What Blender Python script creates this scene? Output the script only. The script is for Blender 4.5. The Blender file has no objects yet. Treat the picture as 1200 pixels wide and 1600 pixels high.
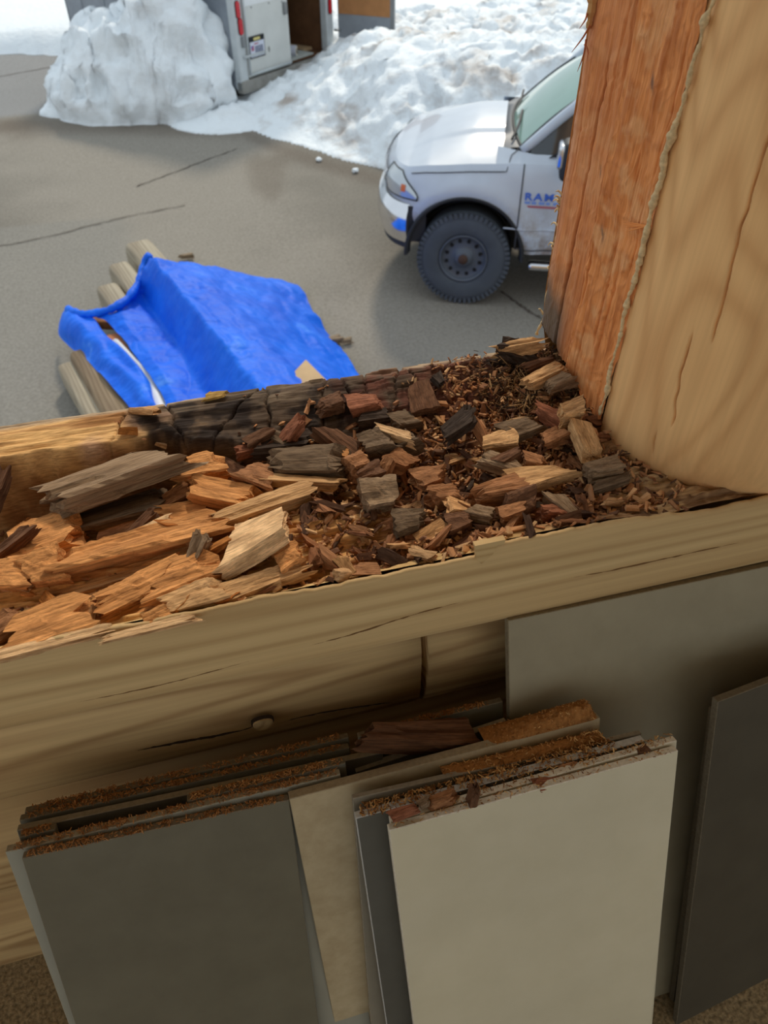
import bpy, bmesh, math, random
import numpy as np
from math import sin, cos, tan, radians, pi, sqrt, atan2, hypot
from mathutils import Matrix, Vector

SC = bpy.context.scene
COL = SC.collection
random.seed(7)
RNG = np.random.default_rng(7)

# ------------------------------------------------------------------ camera
# X runs along the wall, Y points outdoors, Z up; driveway z = 0, window sill z = 3
TH, HD, FPX = radians(43.7), radians(15.0), 1155.0
CAM = np.array([0.0, 0.0, 3.5])
_fh = np.array([sin(HD), cos(HD), 0.0])
C_R = np.array([cos(HD), -sin(HD), 0.0])
C_F = _fh * cos(TH) - np.array([0, 0, sin(TH)])
C_U = _fh * sin(TH) + np.array([0, 0, cos(TH)])
cd = bpy.data.cameras.new('camera')
cam = bpy.data.objects.new('camera', cd)
COL.objects.link(cam)
M = Matrix.Identity(4)
for i in range(3):
    M[i][0], M[i][1], M[i][2], M[i][3] = C_R[i], C_U[i], -C_F[i], CAM[i]
cam.matrix_world = M
cd.sensor_fit = 'VERTICAL'
cd.sensor_height = 36.0
cd.sensor_width = 27.0
cd.lens = FPX / 1600.0 * 36.0
cd.clip_start = 0.02
cd.clip_end = 400
cd.dof.use_dof = True
cd.dof.focus_distance = 0.80
cd.dof.aperture_fstop = 9.0
SC.camera = cam

# ------------------------------------------------------------------ light
wd = bpy.data.worlds.new('overcast_sky')
SC.world = wd
wd.use_nodes = True
wn = wd.node_tree.nodes
wn.clear()
_o = wn.new('ShaderNodeOutputWorld')
_b = wn.new('ShaderNodeBackground')
_b.inputs[0].default_value = (0.82, 0.92, 1.0, 1)
_b.inputs[1].default_value = 0.93
wd.node_tree.links.new(_b.outputs[0], _o.inputs[0])

sd = bpy.data.lights.new('sun', 'SUN')
sd.energy = 2.1
sd.angle = radians(7)
sd.color = (1.0, 0.89, 0.72)
sun = bpy.data.objects.new('sun', sd)
COL.objects.link(sun)
_sv = Vector((0.22, 0.66, 0.60)).normalized()
sun.rotation_euler = _sv.to_track_quat('Z', 'Y').to_euler()

SC.view_settings.view_transform = 'Standard'
SC.view_settings.look = 'None'
SC.view_settings.gamma = 1.0
SC.view_settings.use_curve_mapping = False
SC.view_settings.exposure = 0.0

# ------------------------------------------------------------------ helpers
def ray(x, y):
    return C_F * FPX + C_R * (x - 600.0) + C_U * (800.0 - y)
def onz(x, y, z):
    d = ray(x, y); return CAM + d * ((z - CAM[2]) / d[2])
def ony(x, y, Y):
    d = ray(x, y); return CAM + d * (Y / d[1])
def onx(x, y, X):
    d = ray(x, y); return CAM + d * (X / d[0])
def onp(x, y, p0, n):
    d = ray(x, y); return CAM + d * (((np.asarray(p0) - CAM) @ np.asarray(n)) / (d @ np.asarray(n)))

def lin(r, g, b):
    f = lambda c: (c / 255.0) / 12.92 if c / 255.0 <= 0.04045 else ((c / 255.0 + 0.055) / 1.055) ** 2.4
    return (f(r), f(g), f(b))

def _h(ix, iy, iz, s):
    n = (ix * 374761393 + iy * 668265263 + iz * 2147483647 + s * 1274126177) & 0xFFFFFFFF
    n = ((n ^ (n >> 13)) * 1274126177) & 0xFFFFFFFF
    n = ((n ^ (n >> 16)) * 2246822519) & 0xFFFFFFFF
    return ((n ^ (n >> 15)) & 0xFFFF) / 65535.0
def vn(x, y, z=0.0, s=0):
    x, y, z = np.broadcast_arrays(np.asarray(x, float), np.asarray(y, float), np.asarray(z, float))
    ix, iy, iz = [np.floor(a).astype(np.int64) for a in (x, y, z)]
    fx, fy, fz = x - ix, y - iy, z - iz
    fx, fy, fz = [t * t * (3 - 2 * t) for t in (fx, fy, fz)]
    r = 0
    for a in (0, 1):
        for b in (0, 1):
            for c in (0, 1):
                w = (fx if a else 1 - fx) * (fy if b else 1 - fy) * (fz if c else 1 - fz)
                r = r + w * _h(ix + a, iy + b, iz + c, s)
    return r
def fbm(x, y, z=0.0, s=0, o=4, g=0.5):
    r, a, t, f = 0, 1.0, 0.0, 1.0
    for k in range(o):
        r = r + a * vn(np.asarray(x) * f, np.asarray(y) * f, np.asarray(z) * f, s + 17 * k)
        t += a; a *= g; f *= 2.03
    return r / t
def sstep(a, b, x):
    t = np.clip((np.asarray(x, float) - a) / (b - a), 0, 1)
    return t * t * (3 - 2 * t)

PM = {}
def tag(o, label=None, cat=None, group=None, kind=None):
    if label: o['label'] = label
    if cat: o['category'] = cat
    if group: o['group'] = group
    if kind: o['kind'] = kind
    return o
def thing(name, label, cat, loc=(0, 0, 0), rotz=0.0, group=None, kind=None):
    o = bpy.data.objects.new(name, None)
    o.empty_display_size = 0.05
    COL.objects.link(o)
    o.location = loc
    o.rotation_euler = (0, 0, rotz)
    m = np.eye(4)
    c, s = cos(rotz), sin(rotz)
    m[:2, :2] = [[c, -s], [s, c]]
    m[:3, 3] = loc
    PM[o.name] = m
    return tag(o, label, cat, group, kind)

def mesh(name, V, F, mat, smooth=False, col=None):
    me = bpy.data.meshes.new(name)
    V = np.asarray(V, dtype=np.float32)
    if isinstance(F, np.ndarray):
        n, k = F.shape
        me.vertices.add(len(V)); me.vertices.foreach_set('co', V.ravel())
        me.loops.add(n * k); me.loops.foreach_set('vertex_index', F.astype(np.int32).ravel())
        me.polygons.add(n)
        me.polygons.foreach_set('loop_start', np.arange(0, n * k, k, dtype=np.int32))
        me.update(calc_edges=True)
    else:
        me.from_pydata([tuple(map(float, v)) for v in V], [], [tuple(map(int, f)) for f in F])
        me.update()
    me.polygons.foreach_set('use_smooth', np.full(len(me.polygons), bool(smooth)))
    if col is not None:
        a = me.color_attributes.new('Col', 'FLOAT_COLOR', 'POINT')
        c = np.ones((len(V), 4), dtype=np.float32); c[:, :3] = col
        a.data.foreach_set('color', c.ravel())
    if mat is not None:
        me.materials.append(mat)
    return me
def mk(name, VF, mat, parent=None, smooth=False, col=None, local=False, label=None, cat=None, group=None, kind=None):
    """one mesh object; V in world space unless local"""
    V = np.asarray(VF[0], float); F = VF[1]
    if parent is not None:
        m = PM[parent.name]
        if not local:
            im = np.linalg.inv(m)
            V = V @ im[:3, :3].T + im[:3, 3]
        o = bpy.data.objects.new(name, mesh(name, V, F, mat, smooth, col))
        COL.objects.link(o); o.parent = parent
        PM[o.name] = m
    else:
        c = np.array([(V[:, 0].min() + V[:, 0].max()) / 2, (V[:, 1].min() + V[:, 1].max()) / 2, V[:, 2].min()])
        o = bpy.data.objects.new(name, mesh(name, V - c, F, mat, smooth, col))
        COL.objects.link(o); o.location = c
        m = np.eye(4); m[:3, 3] = c; PM[o.name] = m
    return tag(o, label, cat, group, kind)

def cat(parts):
    Vs, Fs, n = [], [], 0
    for V, F in parts:
        V = np.asarray(V, float); Vs.append(V)
        Fs += [[int(i) + n for i in f] for f in F]
        n += len(V)
    return np.vstack(Vs), Fs
def grid(P, cu=False, cv=False):
    P = np.asarray(P, float); nu, nv = P.shape[:2]
    I = np.arange(nu * nv).reshape(nu, nv)
    if cu: I = np.vstack([I, I[:1]])
    if cv: I = np.hstack([I, I[:, :1]])
    F = np.stack([I[:-1, :-1], I[1:, :-1], I[1:, 1:], I[:-1, 1:]], -1).reshape(-1, 4)
    return P.reshape(-1, 3), F
def box(x0, x1, y0, y1, z0, z1):
    V = [(x, y, z) for x in (x0, x1) for y in (y0, y1) for z in (z0, z1)]
    F = [(0, 1, 3, 2), (4, 6, 7, 5), (0, 4, 5, 1), (2, 3, 7, 6), (0, 2, 6, 4), (1, 5, 7, 3)]
    return np.array(V, float), F
def bbox(x0, x1, y0, y1, z0, z1, b=0.01, seg=2):
    bm = bmesh.new()
    V, F = box(x0, x1, y0, y1, z0, z1)
    vs = [bm.verts.new(v) for v in V]
    for f in F: bm.faces.new([vs[i] for i in f])
    bmesh.ops.recalc_face_normals(bm, faces=bm.faces[:])
    bmesh.ops.bevel(bm, geom=bm.edges[:], offset=b, segments=seg, profile=0.5, affect='EDGES')
    bm.verts.index_update()
    r = np.array([v.co[:] for v in bm.verts]), [[v.index for v in f.verts] for f in bm.faces]
    bm.free(); return r
def xf(VF, o=(0, 0, 0), ax=None):
    """local frame rows ax = (ex, ey, ez)"""
    V = np.asarray(VF[0], float)
    if ax is not None: V = V @ np.asarray(ax, float)
    return V + np.asarray(o, float), VF[1]
def tube(P, r, n=8, cap=True):
    P = np.asarray(P, float); k = len(P)
    r = np.broadcast_to(np.asarray(r, float), (k,))
    T = np.gradient(P, axis=0); T /= np.linalg.norm(T, axis=1)[:, None] + 1e-12
    up = np.array([0, 0, 1.0]) if abs(T[0][2]) < 0.9 else np.array([0, 1.0, 0])
    V = []
    for i in range(k):
        a = np.cross(T[i], up); a /= np.linalg.norm(a) + 1e-12
        b = np.cross(a, T[i])
        for j in range(n):
            t = 2 * pi * j / n
            V.append(P[i] + r[i] * (cos(t) * a + sin(t) * b))
    F = []
    for i in range(k - 1):
        for j in range(n):
            F.append((i * n + j, i * n + (j + 1) % n, (i + 1) * n + (j + 1) % n, (i + 1) * n + j))
    if cap:
        F.append(tuple(range(n - 1, -1, -1))); F.append(tuple((k - 1) * n + j for j in range(n)))
    return np.array(V), F
def lathe(prof, n=48, axis='y'):
    """prof: list of (radius, height along axis)"""
    V = []
    for r, h in prof:
        for j in range(n):
            t = 2 * pi * j / n
            V.append((r * cos(t), h, r * sin(t)) if axis == 'y' else (r * cos(t), r * sin(t), h))
    m = len(prof); F = []
    for i in range(m - 1):
        for j in range(n):
            F.append((i * n + j, (i + 1) * n + j, (i + 1) * n + (j + 1) % n, i * n + (j + 1) % n))
    return np.array(V), F
def prism(poly, ex, ey, ez, h, o=(0, 0, 0)):
    """polygon in the ex,ey plane extruded by h along ez"""
    ex, ey, ez, o = [np.asarray(a, float) for a in (ex, ey, ez, o)]
    n = len(poly)
    V = [o + ex * a + ey * b for a, b in poly] + [o + ex * a + ey * b + ez * h for a, b in poly]
    F = [tuple(range(n - 1, -1, -1)), tuple(range(n, 2 * n))]
    F += [(i, (i + 1) % n, n + (i + 1) % n, n + i) for i in range(n)]
    return np.array(V), F
def crv(pts, n):
    """Catmull-Rom through pts, n samples evenly by length"""
    P = np.asarray(pts, float)
    Q = np.vstack([2 * P[0] - P[1], P, 2 * P[-1] - P[-2]])
    out = []
    for i in range(1, len(Q) - 2):
        for t in np.linspace(0, 1, 24, endpoint=False):
            a, b, c, d = Q[i - 1], Q[i], Q[i + 1], Q[i + 2]
            out.append(0.5 * (2 * b + (c - a) * t + (2 * a - 5 * b + 4 * c - d) * t * t + (3 * b - a - 3 * c + d) * t ** 3))
    out.append(P[-1]); out = np.array(out)
    L = np.concatenate([[0], np.cumsum(np.linalg.norm(np.diff(out, axis=0), axis=1))])
    s = np.linspace(0, L[-1], n)
    return np.stack([np.interp(s, L, out[:, k]) for k in range(P.shape[1])], -1)
def cgrid(rows, nu, nv):
    """smooth surface through a control grid of points"""
    R_ = np.array(rows, float)
    A = np.stack([crv(R_[i], nv) for i in range(R_.shape[0])])
    return np.stack([crv(A[:, j], nu) for j in range(nv)], 1)

# ------------------------------------------------------------------ materials
MATS = {}
def newmat(name, rough=0.8, spec=0.3, metal=0.0):
    m = bpy.data.materials.new(name); m.use_nodes = True
    nt = m.node_tree; b = nt.nodes['Principled BSDF']
    b.inputs['Roughness'].default_value = rough
    b.inputs['Specular IOR Level'].default_value = spec
    b.inputs['Metallic'].default_value = metal
    MATS[name] = m
    return m, nt, b
def N(nt, t, **kw):
    n = nt.nodes.new(t)
    for k, v in kw.items():
        if k.startswith('i_'):
            key = k[2:]
            key = int(key) if key.isdigit() else key.replace('_', ' ')
            n.inputs[key].default_value = v
        else: setattr(n, k, v)
    return n
def ramp(nt, stops, interp='LINEAR'):
    r = nt.nodes.new('ShaderNodeValToRGB'); e = r.color_ramp.elements
    r.color_ramp.interpolation = interp
    while len(e) < len(stops): e.new(0.5)
    for k, (p, c) in enumerate(stops):
        e[k].position = p; e[k].color = (*c, 1) if len(c) == 3 else c
    return r
def coords(nt, scale=(1, 1, 1), rot=(0, 0, 0), kind='Object', loc=(0, 0, 0)):
    tc = nt.nodes.new('ShaderNodeTexCoord'); mp = nt.nodes.new('ShaderNodeMapping')
    mp.inputs['Scale'].default_value = scale; mp.inputs['Rotation'].default_value = rot
    mp.inputs['Location'].default_value = loc
    nt.links.new(tc.outputs[kind], mp.inputs[0]); return mp.outputs[0]
def bump(nt, b, height, strength=0.4, dist=0.002):
    bp = nt.nodes.new('ShaderNodeBump')
    bp.inputs['Strength'].default_value = strength; bp.inputs['Distance'].default_value = dist
    nt.links.new(height, bp.inputs['Height']); nt.links.new(bp.outputs[0], b.inputs['Normal'])
def mixc(nt, fac, a, b, mode='MIX'):
    m = nt.nodes.new('ShaderNodeMix'); m.data_type = 'RGBA'; m.blend_type = mode
    for s, v in ((m.inputs[0], fac), (m.inputs[6], a), (m.inputs[7], b)):
        if hasattr(v, 'is_linked'): nt.links.new(v, s)
        elif isinstance(v, (int, float)): s.default_value = v
        else: s.default_value = (*v, 1) if len(v) == 3 else v
    return m.outputs[2]
def plain(name, c, rough=0.7, spec=0.3, metal=0.0, var=0.12, scale=6.0, bmp=0.0):
    """solid colour with gentle procedural variation"""
    m, nt, b = newmat(name, rough, spec, metal)
    n = N(nt, 'ShaderNodeTexNoise', i_Scale=scale, i_Detail=5.0)
    nt.links.new(coords(nt), n.inputs['Vector'])
    lo = tuple(x * (1 - var) for x in c); hi = tuple(min(1, x * (1 + var)) for x in c)
    r = ramp(nt, [(0.3, lo), (0.7, hi)])
    nt.links.new(n.outputs[0], r.inputs[0]); nt.links.new(r.outputs[0], b.inputs['Base Color'])
    if bmp: bump(nt, b, n.outputs[0], bmp)
    return m
def wood(name, dark, light, axis='X', ringscale=30, dist=2.5, pith=(0, 0, 0), grain=0.35, rough=0.75, stretch=0.12, stain=None, stainscale=3.0, ring=0.6, lines=16.0):
    """solid ring-pattern timber: growth rings about a pith line plus fibre streaks"""
    m, nt, b = newmat(name, rough, 0.25)
    sc = {'X': (stretch, 1, 1), 'Z': (1, 1, stretch)}[axis]
    v = coords(nt, sc, loc=pith)
    nz = N(nt, 'ShaderNodeTexNoise', i_Scale=ringscale * 0.35, i_Detail=dist, i_Roughness=0.35)
    nt.links.new(v, nz.inputs['Vector'])
    k = nt.nodes.new('ShaderNodeMath'); k.operation = 'MULTIPLY'; k.inputs[1].default_value = lines * 6.283
    nt.links.new(nz.outputs[0], k.inputs[0])
    sn = nt.nodes.new('ShaderNodeMath'); sn.operation = 'SINE'; nt.links.new(k.outputs[0], sn.inputs[0])
    mx = lambda f: tuple((1 - f) * l + f * d for l, d in zip(light, dark))
    r = ramp(nt, [(0.0, mx(.0)), (0.5, mx(.12)), (0.8, mx(ring * .6)), (1.0, mx(ring))])
    mr = N(nt, 'ShaderNodeMapRange', i_From_Min=-1.0, i_From_Max=1.0); nt.links.new(sn.outputs[0], mr.inputs[0])
    nt.links.new(mr.outputs[0], r.inputs[0])
    fs = {'X': (3, 160, 160), 'Z': (160, 160, 3)}[axis]
    g = N(nt, 'ShaderNodeTexNoise', i_Scale=1.0, i_Detail=6.0)
    nt.links.new(coords(nt, fs), g.inputs['Vector'])
    gr = ramp(nt, [(0.3, (0.55, 0.5, 0.45)), (0.65, (1, 1, 1))])
    nt.links.new(g.outputs[0], gr.inputs[0])
    c = mixc(nt, grain, r.outputs[0], gr.outputs[0], 'MULTIPLY')
    big = N(nt, 'ShaderNodeTexNoise', i_Scale=stainscale, i_Detail=3.0)
    nt.links.new(coords(nt, sc), big.inputs['Vector'])
    br = ramp(nt, [(0.42, (0, 0, 0)), (0.72, (1, 1, 1))])
    nt.links.new(big.outputs[0], br.inputs[0])
    st = stain or tuple(0.75 * d for d in dark)
    bw = nt.nodes.new('ShaderNodeMath'); bw.operation = 'MULTIPLY'; bw.inputs[1].default_value = 0.5
    nt.links.new(br.outputs[0], bw.inputs[0])
    c = mixc(nt, bw.outputs[0], c, st)
    nt.links.new(c, b.inputs['Base Color'])
    bump(nt, b, g.outputs[0], 0.25, 0.001)
    return m
def chipmat(name, bmp=0.6):
    """splintered wood: colour of the piece from Object Info, fibres along its length"""
    m, nt, b = newmat(name, 0.85, 0.15)
    oi = nt.nodes.new('ShaderNodeObjectInfo')
    g = N(nt, 'ShaderNodeTexNoise', i_Scale=1.0, i_Detail=6.0, i_Roughness=0.65)
    nt.links.new(coords(nt, (2.2, 17, 15), kind='Generated'), g.inputs['Vector'])
    r = ramp(nt, [(0.28, (0.38, 0.33, 0.3)), (0.5, (0.9, 0.88, 0.85)), (0.72, (1.3, 1.25, 1.2))])
    nt.links.new(g.outputs[0], r.inputs[0])
    c = mixc(nt, 1.0, oi.outputs['Color'], r.outputs[0], 'MULTIPLY')
    g2 = N(nt, 'ShaderNodeTexNoise', i_Scale=1.0, i_Detail=4.0, i_Roughness=0.6)
    nt.links.new(coords(nt, (7, 75, 60), kind='Generated'), g2.inputs['Vector'])
    rg2 = ramp(nt, [(0.32, (0.55, 0.5, 0.46)), (0.5, (1, 1, 1)), (0.7, (1.18, 1.15, 1.1))]); nt.links.new(g2.outputs[0], rg2.inputs[0])
    c = mixc(nt, 0.8, c, rg2.outputs[0], 'MULTIPLY')
    n2 = N(nt, 'ShaderNodeTexNoise', i_Scale=3.0, i_Detail=4.0)
    nt.links.new(coords(nt, kind='Generated'), n2.inputs['Vector'])
    r2 = ramp(nt, [(0.35, (0.7, 0.66, 0.62)), (0.6, (1.05, 1.05, 1.05))])
    nt.links.new(n2.outputs[0], r2.inputs[0])
    c = mixc(nt, 1.0, c, r2.outputs[0], 'MULTIPLY')
    nt.links.new(c, b.inputs['Base Color'])
    bump(nt, b, g.outputs[0], bmp, 0.0025)
    return m
def attrmat(name, rough=0.85, gscale=(60, 500, 500), gamt=0.5, bmp=0.5, bdist=0.0015, lo=(0.45, 0.4, 0.36), spec=0.15):
    """colour from the Col attribute times a procedural grain"""
    m, nt, b = newmat(name, rough, spec)
    a = N(nt, 'ShaderNodeVertexColor', layer_name='Col')
    g = N(nt, 'ShaderNodeTexNoise', i_Scale=1.0, i_Detail=6.0, i_Roughness=0.6)
    nt.links.new(coords(nt, gscale), g.inputs['Vector'])
    r = ramp(nt, [(0.3, lo), (0.6, (1, 1, 1)), (0.75, (1.15, 1.15, 1.12))])
    nt.links.new(g.outputs[0], r.inputs[0])
    c = mixc(nt, gamt, a.outputs[0], r.outputs[0], 'MULTIPLY')
    nt.links.new(c, b.inputs['Base Color'])
    bump(nt, b, g.outputs[0], bmp, bdist)
    return m

# ------------------------------------------------------------------ driveway
m_asph = attrmat('driveway_asphalt', 0.9, (38, 38, 38), 0.75, 0.6, 0.01, (0.66, 0.64, 0.62))
gx = np.arange(-14, 16.01, 0.1); gy = np.arange(-8, 30.01, 0.1)
GX, GY = np.meshgrid(gx, gy, indexing='ij')
c0 = np.array(lin(146, 140, 130)); c1 = np.array(lin(125, 120, 111)); c2 = np.array(lin(136, 133, 126)); c3 = np.array(lin(110, 101, 90))
f1 = sstep(0.35, 0.65, fbm(GX * 0.35, GY * 0.5, 0, 3, 5))[..., None]
gc = c0 * (1 - f1) + c1 * f1
f2 = sstep(0.55, 0.7, fbm(GX * 0.9, GY * 0.6, 2, 9, 4))[..., None]
gc = gc * (1 - 0.5 * f2) + c3 * 0.5 * f2
# paler repaired strip on the left, with a second one nearer the trailer
edge = -2.0 + 0.33 * (GY - 6.0)
s1 = (sstep(0.25, -0.1, GX - np.where(GY < 9.2, -0.75 - 0.0 * GY, -9)) * sstep(4.5, 5.2, GY) * sstep(9.3, 9.1, GY + 0.25 * (GX + 1)))[..., None]
gc = gc * (1 - 0.75 * s1) + c2 * 0.75 * s1
s2 = (sstep(13.9, 14.2, GY - 0.15 * GX) * sstep(-0.2, -0.6, GX))[..., None]
gc = gc * (1 - 0.8 * s2) + np.array(lin(146, 147, 148)) * 0.8 * s2
wet = sstep(1.0, 0.1, np.abs(GY - np.interp(GX, [-3, 1.0, 1.37, 2.1, 2.76, 6], [13.4, 12.1, 11.2, 10.1, 9.3, 7])) / 0.6)[..., None] * 0.45
gc = gc * (1 - wet) + np.array(lin(100, 88, 77)) * wet
gz = 0.012 * (fbm(GX * 0.8, GY * 0.8, 0, 5, 3) - 0.5)
drive = mk('driveway', grid(np.stack([GX, GY, gz - 0.006], -1)), m_asph, smooth=True, col=gc.reshape(-1, 3), kind='structure')
m_crack = plain('crack_tar', lin(92, 83, 74), 0.9)
def crackline(px, w):
    P = crv([onz(x, y, 0.004)[:2] for x, y in px], 60)
    P = P + 0.03 * (np.stack([vn(np.arange(60) * 0.7, 1, 0, 2), vn(np.arange(60) * 0.7, 5, 0, 3)], -1) - 0.5)
    T = np.gradient(P, axis=0); T /= np.linalg.norm(T, axis=1)[:, None]
    Nn = np.stack([-T[:, 1], T[:, 0]], -1) * (w * (0.4 + vn(np.arange(60) * 0.5, 0, 0, 8)))[:, None]
    A = np.stack([np.c_[P - Nn, np.full(60, 0.003)], np.c_[P, np.full(60, 0.006)], np.c_[P + Nn, np.full(60, 0.003)]], 1)
    mk('crack', grid(A), m_crack, drive)
crackline([(-60, 395), (60, 372), (190, 340), (290, 320)], 0.008)
crackline([(215, 290), (300, 258), (370, 232)], 0.009)
crackline([(-30, 125), (60, 108), (150, 92)], 0.010)
crackline([(785, 455), (815, 478), (850, 500)], 0.012)

# ------------------------------------------------------------------ snow
def snowmat(name, dirt):
    m, nt, b = newmat(name, 0.6, 0.35)
    n = N(nt, 'ShaderNodeTexNoise', i_Scale=1.1, i_Detail=6.0, i_Roughness=0.6)
    nt.links.new(coords(nt, (1, 1, 2)), n.inputs['Vector'])
    r = ramp(nt, [(0.50, (0.84, 0.89, 0.92)), (0.68, tuple(np.array((0.84, 0.89, 0.92)) * (1 - dirt) + np.array(lin(150, 128, 108)) * dirt))])
    nt.links.new(n.outputs[0], r.inputs[0]); nt.links.new(r.outputs[0], b.inputs['Base Color'])
    n2 = N(nt, 'ShaderNodeTexNoise', i_Scale=9.0, i_Detail=7.0, i_Roughness=0.6)
    nt.links.new(coords(nt), n2.inputs['Vector'])
    bump(nt, b, n2.outputs[0], 0.6, 0.06)
    return m
m_snow = snowmat('clean_snow', 0.05); m_snowd = snowmat('dirty_snow', 0.75); m_snowm = snowmat('mound_snow', 0.18)
TR0 = np.array([1.2, 13.0]); TRA = atan2(1.5, 1.75); TRW, TRL = 2.25, 3.9
TRX = np.array([cos(TRA), sin(TRA)]); TRY = np.array([-sin(TRA), cos(TRA)])
def in_trailer(X, Y, m=0.0):
    u = (X - TR0[0]) * TRX[0] + (Y - TR0[1]) * TRX[1]; v = (X - TR0[0]) * TRY[0] + (Y - TR0[1]) * TRY[1]
    return (u > -m) & (u < TRW + m) & (v > -m) & (v < TRL + m)
def field_h(X, Y):
    ye = np.interp(X, [-20, -2.93, -1.1, 0.5, 3.0, 6, 12, 30], [21, 17.9, 17.15, 16.5, 14.0, 11, 8, 4]) + 0.5 * (fbm(X * 1.3, 0 * X, 0, 4, 3) - 0.5)
    d = Y - ye
    return np.where(d > 0, 0.30 * sstep(0, 0.5, d) + 0.035 * d + 0.35 * (fbm(X * 0.35, Y * 0.35, 0, 21, 5) - 0.4) * sstep(0, 2, d) + 0.08 * (fbm(X * 2.5, Y * 2.5, 0, 2, 3) - .5) * sstep(0, .4, d), -0.15)
fx = np.arange(-30, 45.1, 0.2); fy = np.arange(4, 70, 0.2)
FX, FY = np.meshgrid(fx, fy, indexing='ij')
FZ = np.where(in_trailer(FX, FY, 0.3), np.minimum(field_h(FX, FY), 0.15), field_h(FX, FY))
mk('snow_field', grid(np.stack([FX, FY, FZ], -1)), m_snow, smooth=True, kind='structure')

def lumps(X, Y, s):
    wx = X + 0.25 * (fbm(X * 2, Y * 2, 0, s + 1, 3) - .5); wy = Y + 0.25 * (fbm(X * 2, Y * 2, 0, s + 2, 3) - .5)
    puff = lambda f, q: 1 - np.abs(2 * vn(wx * f, wy * f, 0, s + q) - 1)
    return 0.5 * (fbm(X * 1.6, Y * 1.6, 0, s, 4) - 0.5) + 0.55 * (puff(2.3, 5) - .5) + 0.26 * (puff(5.1, 6) - .5) + 0.10 * (puff(11, 7) - .5)
def puffed(P, s, amt):
    du, dv = np.gradient(P, axis=0), np.gradient(P, axis=1)
    nn = np.cross(du, dv); nn /= np.linalg.norm(nn, axis=-1, keepdims=True) + 1e-9
    w = P + 0.12 * (np.stack([fbm(P[..., 0] * 3, P[..., 1] * 3, P[..., 2] * 3, s + q, 2) for q in (1, 2, 3)], -1) - .5)
    pf = lambda f, q: 1 - np.abs(2 * vn(w[..., 0] * f, w[..., 1] * f, w[..., 2] * f, s + q) - 1)
    dsp = .30 * (pf(2.6, 4) - .45) + .14 * (pf(5.6, 5) - .45) + .06 * (pf(12, 6) - .45)
    g = sstep(0.0, 0.25, P[..., 2])
    Q = P + nn * (dsp * amt * g)[..., None]
    Q[..., 2] = np.where(P[..., 2] < 0, P[..., 2], Q[..., 2])
    return Q
bx_ = np.arange(0.6, 11, 0.05); by_ = np.arange(5, 16.6, 0.05)
BX, BY = np.meshgrid(bx_, by_, indexing='ij')
yb = np.interp(BX, [0.6, 1.0, 1.37, 2.1, 2.76, 4.5, 8, 12], [13.0, 12.4, 11.55, 10.5, 9.75, 8.6, 6.6, 5]) + 0.35 * (fbm(BX * 2, 0 * BX, 0, 31, 3) - 0.5)
d = (BY - yb) * 0.76
A_ = np.interp(BX, [0.8, 1.4, 2.0, 2.5, 3.1, 5, 9], [0.14, 0.18, 0.26, 0.46, 0.90, 1.0, 1.2])
A_ = np.where(BX < 2.6, A_ * np.interp(BY, [12.4, 13.6], [1, 0.8]), A_)
bz = A_ * sstep(-0.05, 1.75, d) ** 0.75 * (1 - 0.5 * sstep(2.1, 4.2, d)) + lumps(BX, BY, 40) * 0.18 * sstep(0, 0.6, d) * np.clip(A_, 0.25, 1)
bz = np.where(d < 0, -0.12, bz)
bz = np.where(in_trailer(BX, BY, 0.06), np.minimum(bz, 0.16), bz)
u_ = (BX - TR0[0]) * TRX[0] + (BY - TR0[1]) * TRX[1]; v_ = (BX - TR0[0]) * TRY[0] + (BY - TR0[1]) * TRY[1]
bz = np.where((u_ > -0.3) & (u_ < 1.6) & (v_ < 0) & (v_ > -0.9), np.minimum(bz, 0.30 - 0.25 * v_), bz)
BP = puffed(np.stack([BX, BY, bz], -1), 43, .7)
mk('snow_bank', grid(BP), m_snowd, smooth=True, label='long dirt-streaked ploughed snow bank running behind the white pickup truck', cat='snow bank')

mx = np.arange(-2.7, 1.9, 0.035); my = np.arange(11.8, 16.0, 0.035)
MX, MY = np.meshgrid(mx, my, indexing='ij')
Aa, Bb = np.array([0.30, 13.38]), np.array([-0.55, 13.95])
t = np.clip(((MX - Aa[0]) * (Bb - Aa)[0] + (MY - Aa[1]) * (Bb - Aa)[1]) / ((Bb - Aa) @ (Bb - Aa)), 0, 1)
dd = np.hypot(MX - Aa[0] - t * (Bb - Aa)[0], MY - Aa[1] - t * (Bb - Aa)[1])
rr = 0.86 + 0.34 * t + 0.3 * (fbm(MX * 1.5, MY * 1.5, 0, 61, 3) - 0.5)
hh = (1.62 - 0.52 * t) * np.clip(1 - (dd / rr) ** 1.9, 0, None) ** 0.95
hh = np.maximum(hh, 0.2 * np.clip(1 - np.hypot((MX + 1.35) / 0.62, (MY - 13.75) / 0.42) ** 2, 0, None))
hh = np.maximum(hh, 0.11 * np.clip(1 - np.hypot((MX - .85) / 0.9, (MY - 12.75) / 0.85) ** 2, 0, None))
mz = np.where(hh > 0.005, hh + lumps(MX, MY, 70) * 0.22 * sstep(0, 0.3, hh), -0.1)
mz = np.where(in_trailer(MX, MY, 0.02), -0.1, mz)
MP = puffed(np.stack([MX, MY, mz], -1), 77, 1.0)
mk('snow_mound', grid(MP), m_snowm, smooth=True, label='tall lumpy heap of shovelled snow against the side of the trailer', cat='snow pile')
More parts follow.
